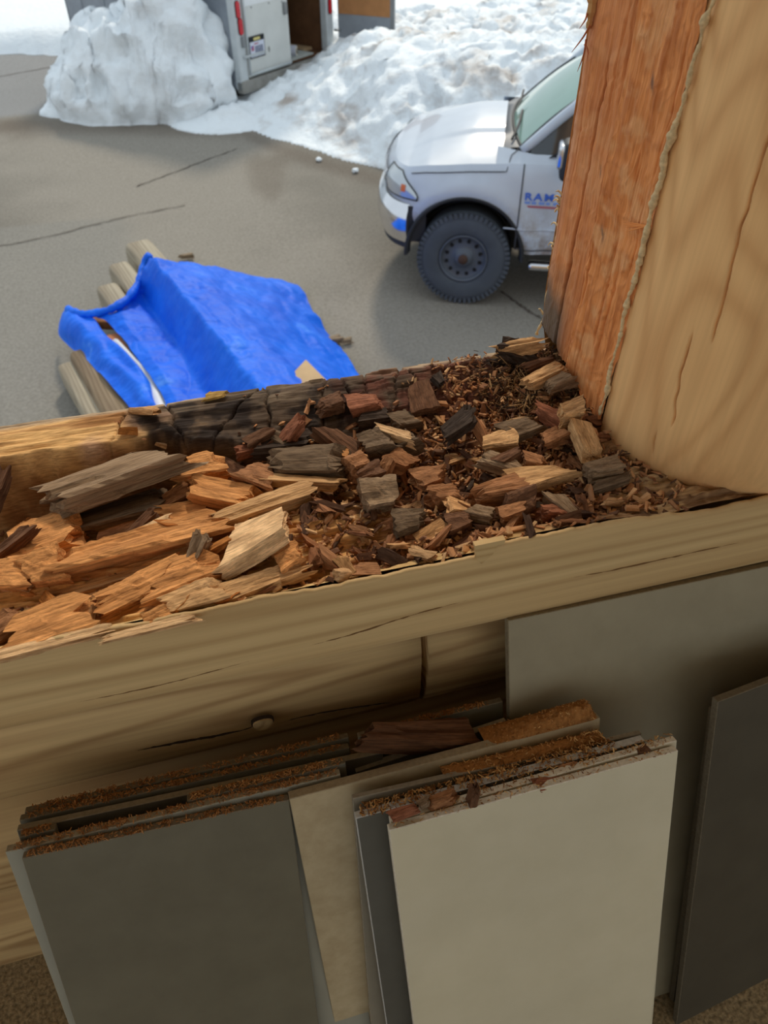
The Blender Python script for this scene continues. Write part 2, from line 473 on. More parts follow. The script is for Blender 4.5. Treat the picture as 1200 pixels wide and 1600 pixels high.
def lump(c, r, s, fl=0.7):
    bm = bmesh.new(); bmesh.ops.create_icosphere(bm, subdivisions=3, radius=1)
    V = np.array([v.co[:] for v in bm.verts]); F = [[v.index for v in f.verts] for f in bm.faces]; bm.free()
    V *= (0.7 + 0.6 * fbm(V[:, 0] * 1.3 + 5, V[:, 1] * 1.3 + 5, V[:, 2] * 1.3 + 5, s, 3))[:, None]
    return V * np.array([r, r, r * fl]) + np.asarray(c), F
for k, (x, y, r) in enumerate([(97, 126, .12), (104, 140, .10), (92, 136, .07), (78, 168, .09), (130, 160, .06), (498, 249, .04), (555, 266, .045)]):
    p = onz(x, y, r * 0.5)
    mk('snow_clod', lump(p, r, k), m_snowm, smooth=True, cat='snow clod',
       label='small loose clod of snow at the left foot of the tall snow heap' if k < 5 else 'tiny clod of snow on the asphalt below the long snow bank',
       group='clods of snow by the heap' if k < 5 else 'clods below the bank')

# ------------------------------------------------------------------ room shell
m_log = wood('wall_log_wood', lin(150, 108, 64), lin(214, 178, 124), 'X', 26, 1.2, pith=(0, 0.03, -0.05), stain=lin(136, 98, 58), stretch=0.05, stainscale=7)
def loglen(x0, x1, zc, r, yc=0.612, ry=0.155, n=40, m=48, seed=0):
    xs = np.linspace(x0, x1, n); th = np.linspace(0, 2 * pi, m, endpoint=False)
    X, T = np.meshgrid(xs, th, indexing='ij')
    sy = np.sign(np.cos(T)) * np.abs(np.cos(T)) ** 0.62; sz = np.sign(np.sin(T)) * np.abs(np.sin(T)) ** 0.72
    w = 1 + 0.03 * (fbm(X * 1.5, T * 0.5, 0, seed, 3) - 0.5)
    V, F = grid(np.stack([X, yc - ry * sy * w, zc + r * sz * w], -1), cv=True)
    F = F.tolist() + [list(range(m)), list(range((n - 1) * m, n * m))[::-1]]
    return V, F
wf = thing('wall_front', None, None, (0, 0.6, 2.2), kind='structure')
wf['label'] = 'stacked tan log wall below and around the window opening'
for k, z in enumerate((2.775, 2.545, 2.315)):
    j = 0.167 + 0.2 * k
    mk('log', loglen(-2.4, j, z, 0.116, seed=k), m_log, wf, smooth=True)
    mk('log', loglen(j + 0.008, 3.0, z - 0.004, 0.116, seed=k + 9), m_log, wf, smooth=True)
for z in (3.11, 3.34, 3.57, 3.80, 4.03, 4.26):
    mk('log', loglen(-2.4, -1.25, z, 0.116), m_log, wf, smooth=True)
    mk('log', loglen(0.80, 3.0, z, 0.116), m_log, wf, smooth=True)
for z in (4.49, 4.72, 4.95):
    mk('log', loglen(-2.4, 3.0, z, 0.116), m_log, wf, smooth=True)
for z in (2.085, 1.855, 1.6, 1.3, 1.0, 0.7, 0.4, 0.12):
    mk('log', loglen(-2.4, 3.0, z, 0.15 if z < 1.8 else 0.116, n=8), m_log, wf, smooth=True)
# knot and long drying check in the log under the sill
def logy(x, y, off=0.0):
    Y = .458
    for _ in range(6):
        p = ony(x, y, Y); st_ = np.clip((p[2] - 2.775) / .116, -.98, .98)
        T_ = math.asin(math.copysign(abs(st_) ** (1 / .72), st_)); w_ = 1 + .03 * (float(fbm(p[0] * 1.5, (T_ % (2 * pi)) * .5, 0, 0, 3)) - .5)
        Y = .612 - .155 * abs(cos(T_)) ** .62 * w_ + off
    return ony(x, y, Y)
kc = logy(411, 1131, -.0085)
m_knot = wood('knot_wood', lin(150, 118, 74), lin(205, 172, 122), 'X', 60, 1, stretch=1)
m_dark = plain('dark_crevice_wood', lin(52, 38, 25), 0.95)
kd = [(0.0105 * cos(a) * (1 + 0.12 * sin(3 * a)), 0.0105 * sin(a) * (1 + 0.1 * cos(2 * a))) for a in np.linspace(0, 2 * pi, 28, endpoint=False)]
mk('knot', prism(kd, (1, 0, 0), (0, 0, 1), (0, -1, 0), 0.006, kc + np.array([0, 0.004, 0])), m_knot, wf)
kr = [(a * 1.14, b * 1.14) for a, b in kd]
mk('knot_ring', prism(kr, (1, 0, 0), (0, 0, 1), (0, -1, 0), 0.004, kc + np.array([0, 0.004, 0])), m_dark, wf)
def check(px, Y, r0, name='crack', n=40):
    P = crv([logy(x, y, .0003) for x, y in px], n)
    P[:, 2] += 0.0016 * (vn(np.arange(n) * 0.6, 3, 0, 5) - 0.5)
    rr = r0 * np.sin(np.linspace(0.12, pi - 0.12, n)) * (0.6 + 0.8 * vn(np.arange(n) * 0.8, 0, 0, 2))
    mk(name, tube(P, rr, 6), m_dark, wf)
check([(215, 1173), (280, 1160), (340, 1149), (385, 1139), (400, 1131)], 0.4385, 0.0016)
check([(424, 1134), (480, 1118), (560, 1104), (660, 1090)], 0.4385, 0.0013)
kc2 = logy(206, 1209, 0.001)
mk('knot', prism([(a * 0.5, b * 0.5) for a, b in kd], (1, 0, 0), (0, 0, 1), (0, -1, 0), 0.003, kc2), plain('small_knot', lin(120, 88, 52), 0.9), wf)

m_carpet = plain('beige_speckled_carpet', lin(150, 130, 98), 1.0, 0.05, var=0.5, scale=180, bmp=0.8)
m_wallp = plain('interior_wall_paint', lin(222, 200, 162), 0.9, var=0.06)
m_ceil = plain('pine_ceiling', lin(228, 202, 158), 0.85, var=0.06)
mk('floor', box(-2.4, 3.0, -3.6, 0.74, 2.15, 2.25), m_carpet, kind='structure')
mk('ceiling', box(-2.4, 3.0, -3.6, 0.74, 5.06, 5.16), m_ceil, kind='structure')
def wall_with_hole(name, axis, at_, a0, a1, h0, h1, t=0.1):  # unseen walls; their openings are added to let sky light fill the room
    z0, z1 = 2.15, 5.16
    lo, hi = (-3.6, 0.44) if axis == 'x' else (-2.4, 3.0)
    rects = [(lo, hi, z0, h0), (lo, hi, h1, z1), (lo, a0, h0, h1), (a1, hi, h0, h1)]
    ps = [box(at_, at_ + t, p, q, r, s) if axis == 'x' else box(p, q, at_, at_ + t, r, s) for p, q, r, s in rects]
    mk(name, cat(ps), m_wallp, kind='structure')
wall_with_hole('wall_left', 'x', -2.5, -3.4, -0.2, 2.45, 4.95)
wall_with_hole('wall_right', 'x', 3.0, -3.2, -0.6, 2.6, 4.9)
wall_with_hole('wall_back', 'y', -3.7, -2.3, 2.9, 2.3, 5.0)

# ------------------------------------------------------------------ rotten sill log
def crossgroove(X, w, xs, slope, wid, dep, seed):
    r = 0 * X
    for k, x0 in enumerate(xs):
        c = x0 + slope[k % len(slope)] * (w - 0.29) + 0.006 * (vn(w * 60, k, 0, seed) - 0.5)
        r = r - dep * (0.5 + vn(w * 25, k * 3.1, 0, seed + 1)) * np.exp(-((X - c) / wid) ** 2)
    return r
def sill_h(X, w):
    X = np.asarray(X, float); w = np.asarray(w, float)
    wr = np.interp(X, [-.4, -.06, .04, .15, .3, .42], [.268, .266, .232, .215, .235, .26]) + 0.02 * (fbm(X * 28, 0 * X, 0, 3, 3) - 0.5)
    rim = sstep(wr - 0.022, wr + 0.004, w)
    mid = sstep(-0.06, 0.06, X)
    rt = -0.003 - 0.006 * sstep(0.315, 0.337, w) - 0.03 * mid * np.clip((0.31 - w) / 0.1, 0, 1)
    D = np.interp(X, [-.4, -.1, .05, .15, .25, .36, .42, .5], [.076, .078, .066, .046, .034, .020, .007, .000])
    dp = np.interp(X, [-.4, .1, .3, .42, .5], [.017, .016, .012, .008, .003])
    wfp = np.interp(X, [-.4, -.2, 0, .1, .25], [.085, .10, .135, .105, .05]) + 0.012 * (fbm(X * 18, 1 + 0 * X, 0, 8, 3) - 0.5)
    lip = sstep(0.004, 0.028, w)
    st = sstep(wfp, wfp + 0.035, w)
    base = -dp * lip - (D - dp) * st
    fib = fbm(X * 9 + 2, w * 130, 0, 11, 4) - 0.5
    fib2 = fbm(X * 30, w * 260, 0, 13, 3) - 0.5
    lumpy = fbm(X * 40, w * 60, 0, 17, 4) - 0.5
    tro = base + (0.020 * fib + 0.009 * fib2 + 0.010 * lumpy) * lip
    q = 0.006
    tq = np.floor(tro / q) * q + q * sstep(0.55, 1.0, tro / q - np.floor(tro / q))
    tro = 0.4 * tro + 0.6 * tq + 0.010 * sstep(.203, .215, X) * sstep(.42, .3, X) * sstep(.05, .02, w)
    xs = [-.115, -.055, .012, .052, .118, .152, .171, .205, .236, .262, .29, .32, .345]
    g = crossgroove(X, w, xs, [0.35, -0.2, 0.75, 0.1, 0.25, -0.15, 0.2], 0.0013, 0.006, 23)
    lg = 0 * X
    for k, wl in enumerate((.315, .293, .272, .25, .236)):
        c = wl + 0.010 * (fbm(X * 14, k + 0 * X, 0, 5, 3) - 0.5)
        lg = lg - (0.0015 + 0.003 * sstep(.08, .16, X)) * sstep(0.35, 0.75, vn(X * 22, k * 7.7, 0, 41)) * np.exp(-((w - c) / 0.0013) ** 2)
    cub = 0.006 * (np.floor(5 * vn(X * 34, np.floor(w * 45) * 3.3, 0, 37)) / 5 - 0.5) * sstep(0.06, 0.12, X)
    top = rt + 0.006 * fib + 0.004 * fib2 + (g + lg) * sstep(-0.2, -0.05, X) + 0.3 * (g + lg) * sstep(-0.05, -.2, X) + cub
    return tro * (1 - rim) + top * rim, rim, st, lip, g + lg
SX = np.concatenate([np.arange(-0.62, -0.3, 0.01), np.arange(-0.3, 0.52, 0.0016), np.arange(0.52, 1.0, 0.02)])
SW = np.arange(0.010, 0.3375, 0.0016)
GXs, GWs = np.meshgrid(SX, SW, indexing='ij')
hz, rim, st, lip, gr = sill_h(GXs, GWs)
back = GWs[:, -1:] + 0.006 * (fbm(SX[:, None] * 30, 0, 0, 51, 3) - 0.5)
Yg = 0.425 + GWs; Zg = 3.0 + hz
Yg = np.hstack([Yg, 0.425 + back + 0.003, 0.425 + back, 0.425 + back - 0.02])
Zg = np.hstack([Zg, Zg[:, -1:] - 0.012, 0 * back + 2.95, 0 * back + 2.885])
Xg = np.hstack([GXs, GXs[:, :3]])
C = lambda *a: np.array(lin(*a))
def blend(a, b, f): return a * (1 - f[..., None]) + b * f[..., None]
n1 = fbm(GXs * 10, GWs * 60, 0, 71, 4); n2 = fbm(GXs * 50, GWs * 50, 0, 73, 4); n3 = fbm(GXs * 8, GWs * 8, 0, 75, 3)
lit = blend(C(232, 172, 104) + 0 * GXs[..., None], C(176, 112, 60), sstep(0.35, 0.7, n1))  # left wood paled so its colour carries the sun falling there
lit = blend(lit, C(244, 200, 136), sstep(0.55, 0.75, n2) * 0.6)
rot = blend(C(160, 114, 78) + 0 * GXs[..., None], C(92, 60, 42), sstep(0.35, 0.65, n2))
rot = blend(rot, C(165, 120, 82), sstep(0.6, 0.75, n1))
tc = blend(lit, rot, sstep(0.02, 0.2, GXs + 0.15 * (n3 - 0.5) + 0.35 * (GWs - 0.08)))
tc = blend(tc, C(112, 72, 42), st * sstep(0.1, -0.05, GXs) * 0.7)  # rotten brown of the left hollow, deepened in colour for its shaded gaps
rimc = blend(C(240, 188, 122) + 0 * GXs[..., None], C(176, 124, 74), sstep(0.4, 0.65, n1))  # left rim colour raised in place of stronger sunlight
rimc = blend(rimc, C(196, 158, 140), sstep(0.46, 0.6, n3) * 0.6)
char = blend(C(96, 78, 62) + 0 * GXs[..., None], C(52, 41, 34), sstep(0.38, 0.62, n2))
char = blend(char, C(140, 120, 98), sstep(0.58, 0.74, n1) * 0.7)
char = blend(char, C(122, 74, 56), sstep(0.10, 0.2, GXs) * sstep(0.42, 0.62, n2 * 0.5 + n3 * 0.5) * 0.8)
pc = np.clip(sstep(-0.13, -0.03, GXs + 0.16 * (n3 - 0.5) + 0.10 * (n2 - 0.5) - 0.5 * (GWs - 0.3)), 0, 1)
rimc = blend(rimc, char, pc)
rimc = blend(rimc, C(186, 160, 130), sstep(0.318, 0.336, GWs) * (1 - 0.75 * sstep(-0.03, 0.02, GXs) * sstep(0.25, 0.2, GXs)))
sc_ = blend(tc, rimc, rim)
sc_ = blend(sc_, C(222, 184, 124), sstep(0.03, 0.008, GWs) * sstep(0.35, 0.2, GXs))
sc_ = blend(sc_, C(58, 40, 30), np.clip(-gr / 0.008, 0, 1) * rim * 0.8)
mud = sstep(0.30, 0.42, GXs)
sc_ = blend(sc_, blend(C(204, 168, 122) + 0 * GXs[..., None], C(140, 106, 74), sstep(.4, .62, n2)), mud * sstep(.17, .07, GWs))
colg = np.concatenate([sc_, np.repeat(sc_[:, -1:], 3, 1)], 1).reshape(-1, 3)
m_sill = attrmat('decayed_wood', 0.88, (50, 420, 420), 0.75, 0.7, 0.002, (0.42, 0.37, 0.33))
sill = thing('rotten_sill_log', 'decayed window sill log with charred outer edge and hollowed crumbling top', 'log', (0.1, 0.59, 2.885))
mk('decayed_top', grid(np.stack([Xg, Yg, Zg], -1)), m_sill, sill, smooth=True, col=colg)
# hewn inner face with the broken upper edge
fxs = np.concatenate([np.arange(-0.62, -0.3, 0.02), np.arange(-0.3, 0.6, 0.0025), np.arange(0.6, 1.0, 0.02)])
jag = 0.005 * (fbm(fxs * 60, 0 * fxs, 0, 81, 4) - 0.5) + 0.004 * (vn(fxs * 12, 3 + 0 * fxs, 0, 83) - 0.5)
zt = 3.0 + jag * 1.3 + 0.011 * sstep(.203, .209, fxs) * sstep(.46, .32, fxs)
prof = lambda i: [(.445, zt[i] - 0.018), (.436, zt[i] - 0.008), (.4295, zt[i] - .0006), (.4262, zt[i] - 0.001), (.425, zt[i] - 0.005),
                  (.4247, 2.975), (.4244, 2.955), (.4244, 2.930), (.4247, 2.905), (.426, 2.895), (.431, 2.8895), (.46, 2.888), (.62, 2.888), (.74, 2.888)]
PF = np.array([[(fxs[i], *p) for p in prof(i)] for i in range(len(fxs))])
m_face = wood('hewn_log_face', lin(160, 122, 74), lin(214, 182, 130), 'X', 26, 1.2, pith=(0, -0.03, 0.06), stain=lin(170, 122, 68), stainscale=6, stretch=0.05, ring=.42, lines=11)
mk('hewn_face', grid(PF), m_face, sill, smooth=True)
# paler freshly torn flap of the face
fl = [onp(x, y, (0, 0.4238, 0), (0, 1, 0)) for x, y in [(742, 853), (790, 843), (788, 850), (776, 853), (770, 866), (752, 881), (745, 874)]]
o_ = fl[0]
mk('torn_patch', prism([((p - o_)[0], (p - o_)[2]) for p in fl], (1, 0, 0), (0, 0, 1), (0, 1, 0), 0.006, o_ + np.array([0, -0.0002, 0])),
   wood('fresh_torn_wood', lin(180, 142, 88), lin(222, 188, 134), 'X', 30, 1), sill)
# small seasoning checks along the hewn face
def facecheck(px, r0, n=50):
    P = crv([ony(x, y, 0.4247) for x, y in px], n)
    P[:, 2] += 0.001 * (vn(np.arange(n) * 0.5, 3, 0, 5) - 0.5)
    mk('crack', tube(P, r0 * np.sin(np.linspace(0.15, pi - 0.15, n)) * (0.5 + vn(np.arange(n) * 0.6, 0, 0, 4)), 5),
       plain('check_shadow_wood', lin(112, 80, 46), 0.95) if 'check_shadow_wood' not in MATS else MATS['check_shadow_wood'], sill)
facecheck([(480, 1010), (560, 988), (640, 962), (740, 935)], 0.0011)
facecheck([(880, 905), (960, 890), (1060, 868), (1180, 842)], 0.0011)
facecheck([(120, 1098), (260, 1068), (400, 1030)], 0.0007)

# ------------------------------------------------------------------ log post
post = thing('log_post', 'upright tan log post with an orange stripped side at the window edge', 'post', (0.6, 0.6, 3.0))
zc = np.concatenate([np.linspace(2.985, 3.50, 240), np.linspace(3.52, 4.5, 30)])
yf = np.linspace(0.768, 0.578, 190)
YF, ZF = np.meshgrid(yf, zc, indexing='ij')
def yline(pts):
    P = np.array([onx(x, y, 0.405) for x, y in pts]); o = np.argsort(P[:, 2])
    return lambda z: np.interp(z, P[o, 2], P[o, 1])
k1 = yline([(993, 0), (937, 294), (922, 367), (888, 530), (884, 555)]); k2 = yline([(960, 0), (906, 294), (864, 525)])
fibp = fbm(YF * 220, ZF * 7, 0, 91, 4) - 0.5
scal = np.abs(fbm(YF * 70 + 4 * fbm(YF * 30, ZF * 30, 0, 90, 2), ZF * 26, 0, 92, 3) - .5)
XFc = 0.405 + 0.0035 * fibp + 0.006 * scal + 0.004 * (fbm(YF * 50, ZF * 18, 0, 93, 3) - 0.5)
wob = 0.003 * (fbm(ZF * 20, 0, 0, 95, 3) - 0.5)
XFc += 0.020 * np.exp(-((YF - k1(ZF) - wob) / 0.0019) ** 2) + 0.006 * sstep(0.001, -0.001, YF - k1(ZF) - wob) * 0
XFc += 0.014 * np.exp(-((YF - k2(ZF) + wob) / 0.0018) ** 2) * sstep(3.36, 3.25, ZF)
for _k in range(14):
    _y0 = .59 + .17 * RNG.random(); _z0 = 3.02 + .36 * RNG.random(); _l = .02 + .05 * RNG.random()
    XFc += .0035 * np.exp(-((YF - _y0 - .004 * (fbm(ZF * 30, _k, 0, 5, 2) - .5)) / .0011) ** 2) * np.exp(-((ZF - _z0) / _l) ** 4)
XFc += 0.004 * sstep(-0.0005, 0.0015, YF - k1(ZF) - wob)
XFc += 0.010 * sstep(0.758, 0.768, YF) ** 2
ragged = 0.03 * fbm(YF * 90, 0, 0, 97, 3) + np.interp(YF, [0.58, 0.66, 0.70, 0.77], [0.0, 0.012, 0.022, 0.03])
ZFr = np.where(ZF < 3.08, np.maximum(ZF, 2.985 + ragged), ZF)
n4 = fbm(YF * 160, ZF * 10, 0, 101, 4); n5 = fbm(YF * 30, ZF * 45, 0, 103, 4)
pcx = blend(C(240, 158, 92) + 0 * YF[..., None], C(208, 124, 62), sstep(0.4, 0.65, n4 * .5 + n5 * .5))
pcx = blend(pcx, C(176, 96, 46), sstep(.08, .01, scal) * .35)
pcx = blend(pcx, C(250, 188, 128), sstep(0.5, 0.7, n5) * 0.6)
out_ = sstep(0.0, 0.004, YF - k1(ZF))
pcx = blend(pcx, C(222, 144, 92), out_ * 0.5)
pcx = blend(pcx, C(236, 190, 160), sstep(0.745, 0.77, YF) * 0.6)
wthr = sstep(3.13, 3.04, ZF + 0.06 * (n5 - 0.5)) * sstep(0.68, 0.73, YF)
pcx = blend(pcx, C(112, 98, 82), np.clip(wthr * 1.1, 0, .95))
pcx = blend(pcx, C(226, 214, 196), sstep(0.62, 0.7, n5) * sstep(3.06, 3.03, ZF) * sstep(0.63, 0.6, YF))
for _kk in (k1, k2): pcx = blend(pcx, C(96, 58, 34), np.exp(-((YF - _kk(ZF) - (wob if _kk is k1 else -wob)) / .0017) ** 2) * (1 if _kk is k1 else sstep(3.36, 3.25, ZF)) * .8)  # shade inside the two cracks darkened into the face colour
for (sx, sy, sr) in [(1020, 130, .006), (940, 365, .006), (932, 268, .0035)]:
    q = onx(sx, sy, 0.405)
    pcx = blend(pcx, C(92, 78, 70), np.exp(-(((YF - q[1]) / (sr * .8)) ** 2 + ((ZF - q[2] - 1.2 * (YF - q[1])) / (sr * 0.7)) ** 2)) * 0.8)
m_jamb = attrmat('stripped_orange_wood', 0.7, (500, 500, 26), 0.55, 0.5, 0.002, (0.62, 0.5, 0.42), 0.25)
mk('stripped_face', grid(np.stack([XFc, YF, ZFr], -1)), m_jamb, post, smooth=True, col=pcx.reshape(-1, 3))
loop = crv([(.4065, .580), (.408, .545), (.420, .500), (.445, .460), (.485, .430), (.545, .411), (.615, .407), (.71, .438), (.785, .52), (.80, .63),
            (.765, .74), (.67, .79), (.52, .785), (.44, .772), (.4135, .7665)] , 1320)
LN = np.gradient(loop, axis=0); LN = np.stack([LN[:, 1], -LN[:, 0]], -1); LN /= np.linalg.norm(LN, axis=1)[:, None]
zb = np.concatenate([np.linspace(2.985, 3.09, 50), np.linspace(3.092, 3.45, 140), np.linspace(3.47, 4.5, 30)])
LI, ZB = np.meshgrid(np.concatenate([np.arange(0, 560), np.arange(560, 1320, 6), [1319]]), zb, indexing='ij')
PX, PY = loop[LI, 0], loop[LI, 1]
ins = 0.022 * np.clip(1 - (ZB - 2.985) / 0.075, 0, 1) ** 2.2 * sstep(32, 180, LI)
ins = ins + 0.004 * (fbm(LI * 0.005, ZB * 6, 0, 111, 3) - 0.5) - 0.004 * sstep(3.0, 3.1, ZB) * sstep(40, 240, LI)
# drying checks placed where the photograph shows them
def surf_hit(x, y):
    d_ = ray(x, y); best = None
    for i in range(0, 560):
        a = loop[i]
        tt = a[1] / d_[1]; X_ = d_[0] * tt
        e = abs(X_ - a[0])
        if best is None or e < best[0] - 1e-9: best = (e, i, CAM[2] + d_[2] * tt)
    return best[1], best[2]
for pts, dep in [([(1200, 215), (1165, 330), (1147, 400), (1128, 470), (1110, 535)], .007), ([(1074, 540), (1060, 600), (1050, 667)], .007), ([(1019, 690), (1017, 712)], .005)]:
    H = np.array([surf_hit(*p) for p in pts]); o2 = np.argsort(H[:, 1])
    li = np.interp(ZB, H[o2, 1], H[o2, 0]); inside = sstep(H[:, 1].min() - .004, H[:, 1].min() + .012, ZB) * sstep(H[:, 1].max() + .02, H[:, 1].max() - .01, ZB)
    ins = ins + dep * inside * np.exp(-((LI - li + 3 * (vn(ZB * 70, 0, 0, 7) - .5)) / 1.0) ** 2)
PX = PX - LN[LI, 0] * ins; PY = PY - LN[LI, 1] * ins
if LN[240] @ (loop[240] - np.array([0.6, 0.6])) < 0:
    PX = loop[LI, 0] + LN[LI, 0] * ins; PY = loop[LI, 1] + LN[LI, 1] * ins
m_post = wood('post_wood', lin(198, 136, 80), lin(244, 194, 132), 'Z', 24, 1.5, pith=(0.0, -0.0, 0), stain=lin(176, 116, 66), stainscale=5, stretch=0.22, grain=0.25, rough=0.6, ring=0.38)
mk('round_face', grid(np.stack([PX, PY, ZB], -1)), m_post, post, smooth=True)
mk('core', cat([box(.45, .74, .50, .74, 2.98, 4.5)]), m_post, post)
for (x, y) in [(1137, 688), (1196, 690)]:
    i, z = surf_hit(min(x, 1190), y)
    p = np.array([loop[i][0], loop[i][1], z]); nn = np.array([*(LN[i] * np.sign(LN[i] @ (loop[i] - np.array([.6, .6])))), 0])
    tt = np.cross(nn, (0, 0, 1.0))
    mk('knot', prism([(a * 0.6, b * 0.5) for a, b in kd], tt, (0, 0, 1), nn, 0.0024, p - nn * 0.001), plain('grey_knot', lin(120, 92, 62), 0.8) if 'grey_knot' not in MATS else MATS['grey_knot'], post)
# dried caulk bead between the two faces, torn caulk at the outer edge
m_caulk = plain('dried_caulk', lin(214, 186, 140), 0.9, var=0.2, scale=300, bmp=0.5)
nb = 520
zz = np.linspace(3.012, 3.5, nb)
P = np.stack([0.4035 + 0.003 * (fbm(zz * 60, 0, 0, 121, 3) - 0.5), 0.581 + 0.008 * (fbm(zz * 45, 2, 0, 123, 4) - 0.5) - 0.012 * sstep(3.2, 3.45, zz), zz], -1)
mk('caulk_bead', tube(P, 0.0006 + 0.0055 * fbm(zz * 110, 0, 0, 125, 4) ** 1.6, 7), m_caulk, post, smooth=True)
zz = np.linspace(3.0, 3.175, 140)
P = np.stack([0.4165 - 0.002 * fbm(zz * 70, 0, 0, 131, 3), 0.767 + 0.006 * (fbm(zz * 50, 2, 0, 133, 4) - 0.5) + 0.012 * sstep(3.03, 3.0, zz), zz], -1)
mk('torn_caulk', tube(P, 0.0004 + 0.0036 * fbm(zz * 120, 0, 0, 135, 3), 6), m_caulk, post, smooth=False)
for k in range(16):
    z = random.choice([3.175 + random.uniform(-.01, .012), random.uniform(3.0, 3.17)])
    p = np.array([0.414, 0.767, z])
    q = p + np.array([-random.uniform(.003, .010), random.uniform(-.008, .008), random.uniform(-.004, .010)])
    mk('caulk_shred', tube(crv([p, (p + q) / 2 + [0, 0.003, 0.002], q], 6), [.0014, .0016, .0012, .001, .0008, .0004], 5), m_caulk, post)
m_spl = plain('splinter_wood', lin(196, 150, 96), 0.9)
m_spr = plain('red_splinter_wood', lin(168, 92, 52), 0.9)
for (a, b) in [((922, 40), (893, 82)), ((916, 62), (902, 112)), ((914, 70), (917, 95)), ((918, 20), (905, 45))]:
    p, q = onx(*a, 0.404), onx(*b, 0.39)
    mk('splinter', tube(crv([p, (p + q) / 2 + [0.002, 0, 0.001], q], 6), [.0012, .001, .0009, .0007, .0005, .0002], 5), m_spr, post)
for k in range(9):
    p = onx(1012, 353, 0.404); q = onx(975 + random.uniform(-4, 8), 350 + random.uniform(-4, 12), 0.396)
    mk('splinter', tube([p, (p + q) / 2, q], [.0008, .0006, .0002], 4), plain('orange_fibre', lin(230, 150, 84), 0.9) if 'orange_fibre' not in MATS else MATS['orange_fibre'], post)
# torn strip of pale outer wood high on the outer edge
P = np.array([onx(x, y, 0.407) for x, y in [(928, -40), (926, 0), (922, 30), (919, 44)]])
mk('torn_strip', tube(crv(P, 20), np.linspace(.008, .002, 20) * (0.7 + 0.6 * vn(np.arange(20) * .7, 0, 0, 3)), 6), m_spl, post)

# ------------------------------------------------------------------ pieces of rotten wood
m_chip = chipmat('splintered_wood')
def chunk(L, W, H, s, ns=26, nx=11, jag=0.12, fib=0.16, taper=0.0):
    """broken stick of wood: angular cross-section, fibres split off in steps, jagged stepped ends"""
    rg = np.random.default_rng(s)
    cor = np.array([(-1, -1), (1, -1), (1, 1), (-1, 1)]) * (1 + .22 * rg.uniform(-1, .4, (4, 2)))
    t = np.arange(ns) / ns * 4
    k0 = np.minimum(t.astype(int), 3); ft = (t - k0)[:, None]
    sec = cor[k0] * (1 - ft) + cor[(k0 + 1) % 4] * ft
    per = rg.uniform(-1, 1, ns); per = np.where(np.arange(ns) % 2 == 0, per, np.roll(per, 1))
    f = 1 + fib * .9 * per
    e0 = jag * rg.uniform(-1, 1, ns); e1 = jag * rg.uniform(-1, 1, ns)
    q = lambda e: .5 * e + .5 * np.repeat(e[::2], 2)[:ns] if ns % 2 == 0 else e
    e0, e1 = q(e0), q(e1)
    cut = rg.uniform(-.5, .9, ns); cut = np.repeat(cut[::2], 2)[:ns] if ns % 2 == 0 else cut
    sgn = rg.choice([-1, 1], ns); dep = fib * .9 * rg.uniform(0, 1, ns) ** 2
    us = np.linspace(-.5, .5, nx); b1, b2 = rg.uniform(-1, 1, 2)
    sl = rg.uniform(-1, 1, 4) * min(.28, .45 * W / L); tw = rg.uniform(-.28, .28, 2)
    e0 = e0 + sl[0] * sec[:, 0] + sl[1] * sec[:, 1] * .6; e1 = e1 + sl[2] * sec[:, 0] + sl[3] * sec[:, 1] * .6
    V = np.zeros((nx, ns, 3))
    for k, u in enumerate(us):
        g = f - np.where(sgn * (u - cut * .5) > 0, dep, 0) + .07 * rg.uniform(-1, 1, ns) * fib * 3
        g = g * (1 - taper * (u + .5) * .6)
        x = L * (u + e0 * max(0, -u * 2) ** 4 + e1 * max(0, u * 2) ** 4)
        bow = .10 * (b1 * (u * u * 4 - .5))
        V[k] = np.stack([x, W / 2 * sec[:, 0] * g * (1 + tw[0] * u * 2), H / 2 * (sec[:, 1] * g * (1 + tw[1] * u * 2) + bow)], -1)
    F = grid(V, cv=True)[1].tolist(); V = V.reshape(-1, 3)
    for base, sg in ((0, -1), ((nx - 1) * ns, 1)):
        n0 = len(V); R_ = V[base:base + ns]; c = R_.mean(0)
        inner = c + (R_ - c) * .5; inner[:, 0] = R_[:, 0].mean() + sg * L * jag * .8 * rg.uniform(-1, .6, ns)
        V = np.vstack([V, inner, c + [sg * L * jag * .2, 0, 0]])
        for i in range(ns):
            j = (i + 1) % ns
            a_, b_ = [base + i, base + j, n0 + j, n0 + i], [n0 + i, n0 + j, n0 + ns]
            if sg < 0: a_.reverse(); b_.reverse()
            F.append(a_[::-1]); F.append(b_[::-1])
    return V, F
GREY, DKG, ORA, TAN, PALE, BRN, DBR, BLK, RED = [(*lin(*c), 1) for c in
    [(158, 132, 104), (122, 101, 79), (226, 160, 98), (220, 174, 122), (244, 202, 152), (176, 124, 84), (122, 86, 62), (78, 64, 54), (162, 104, 76)]]
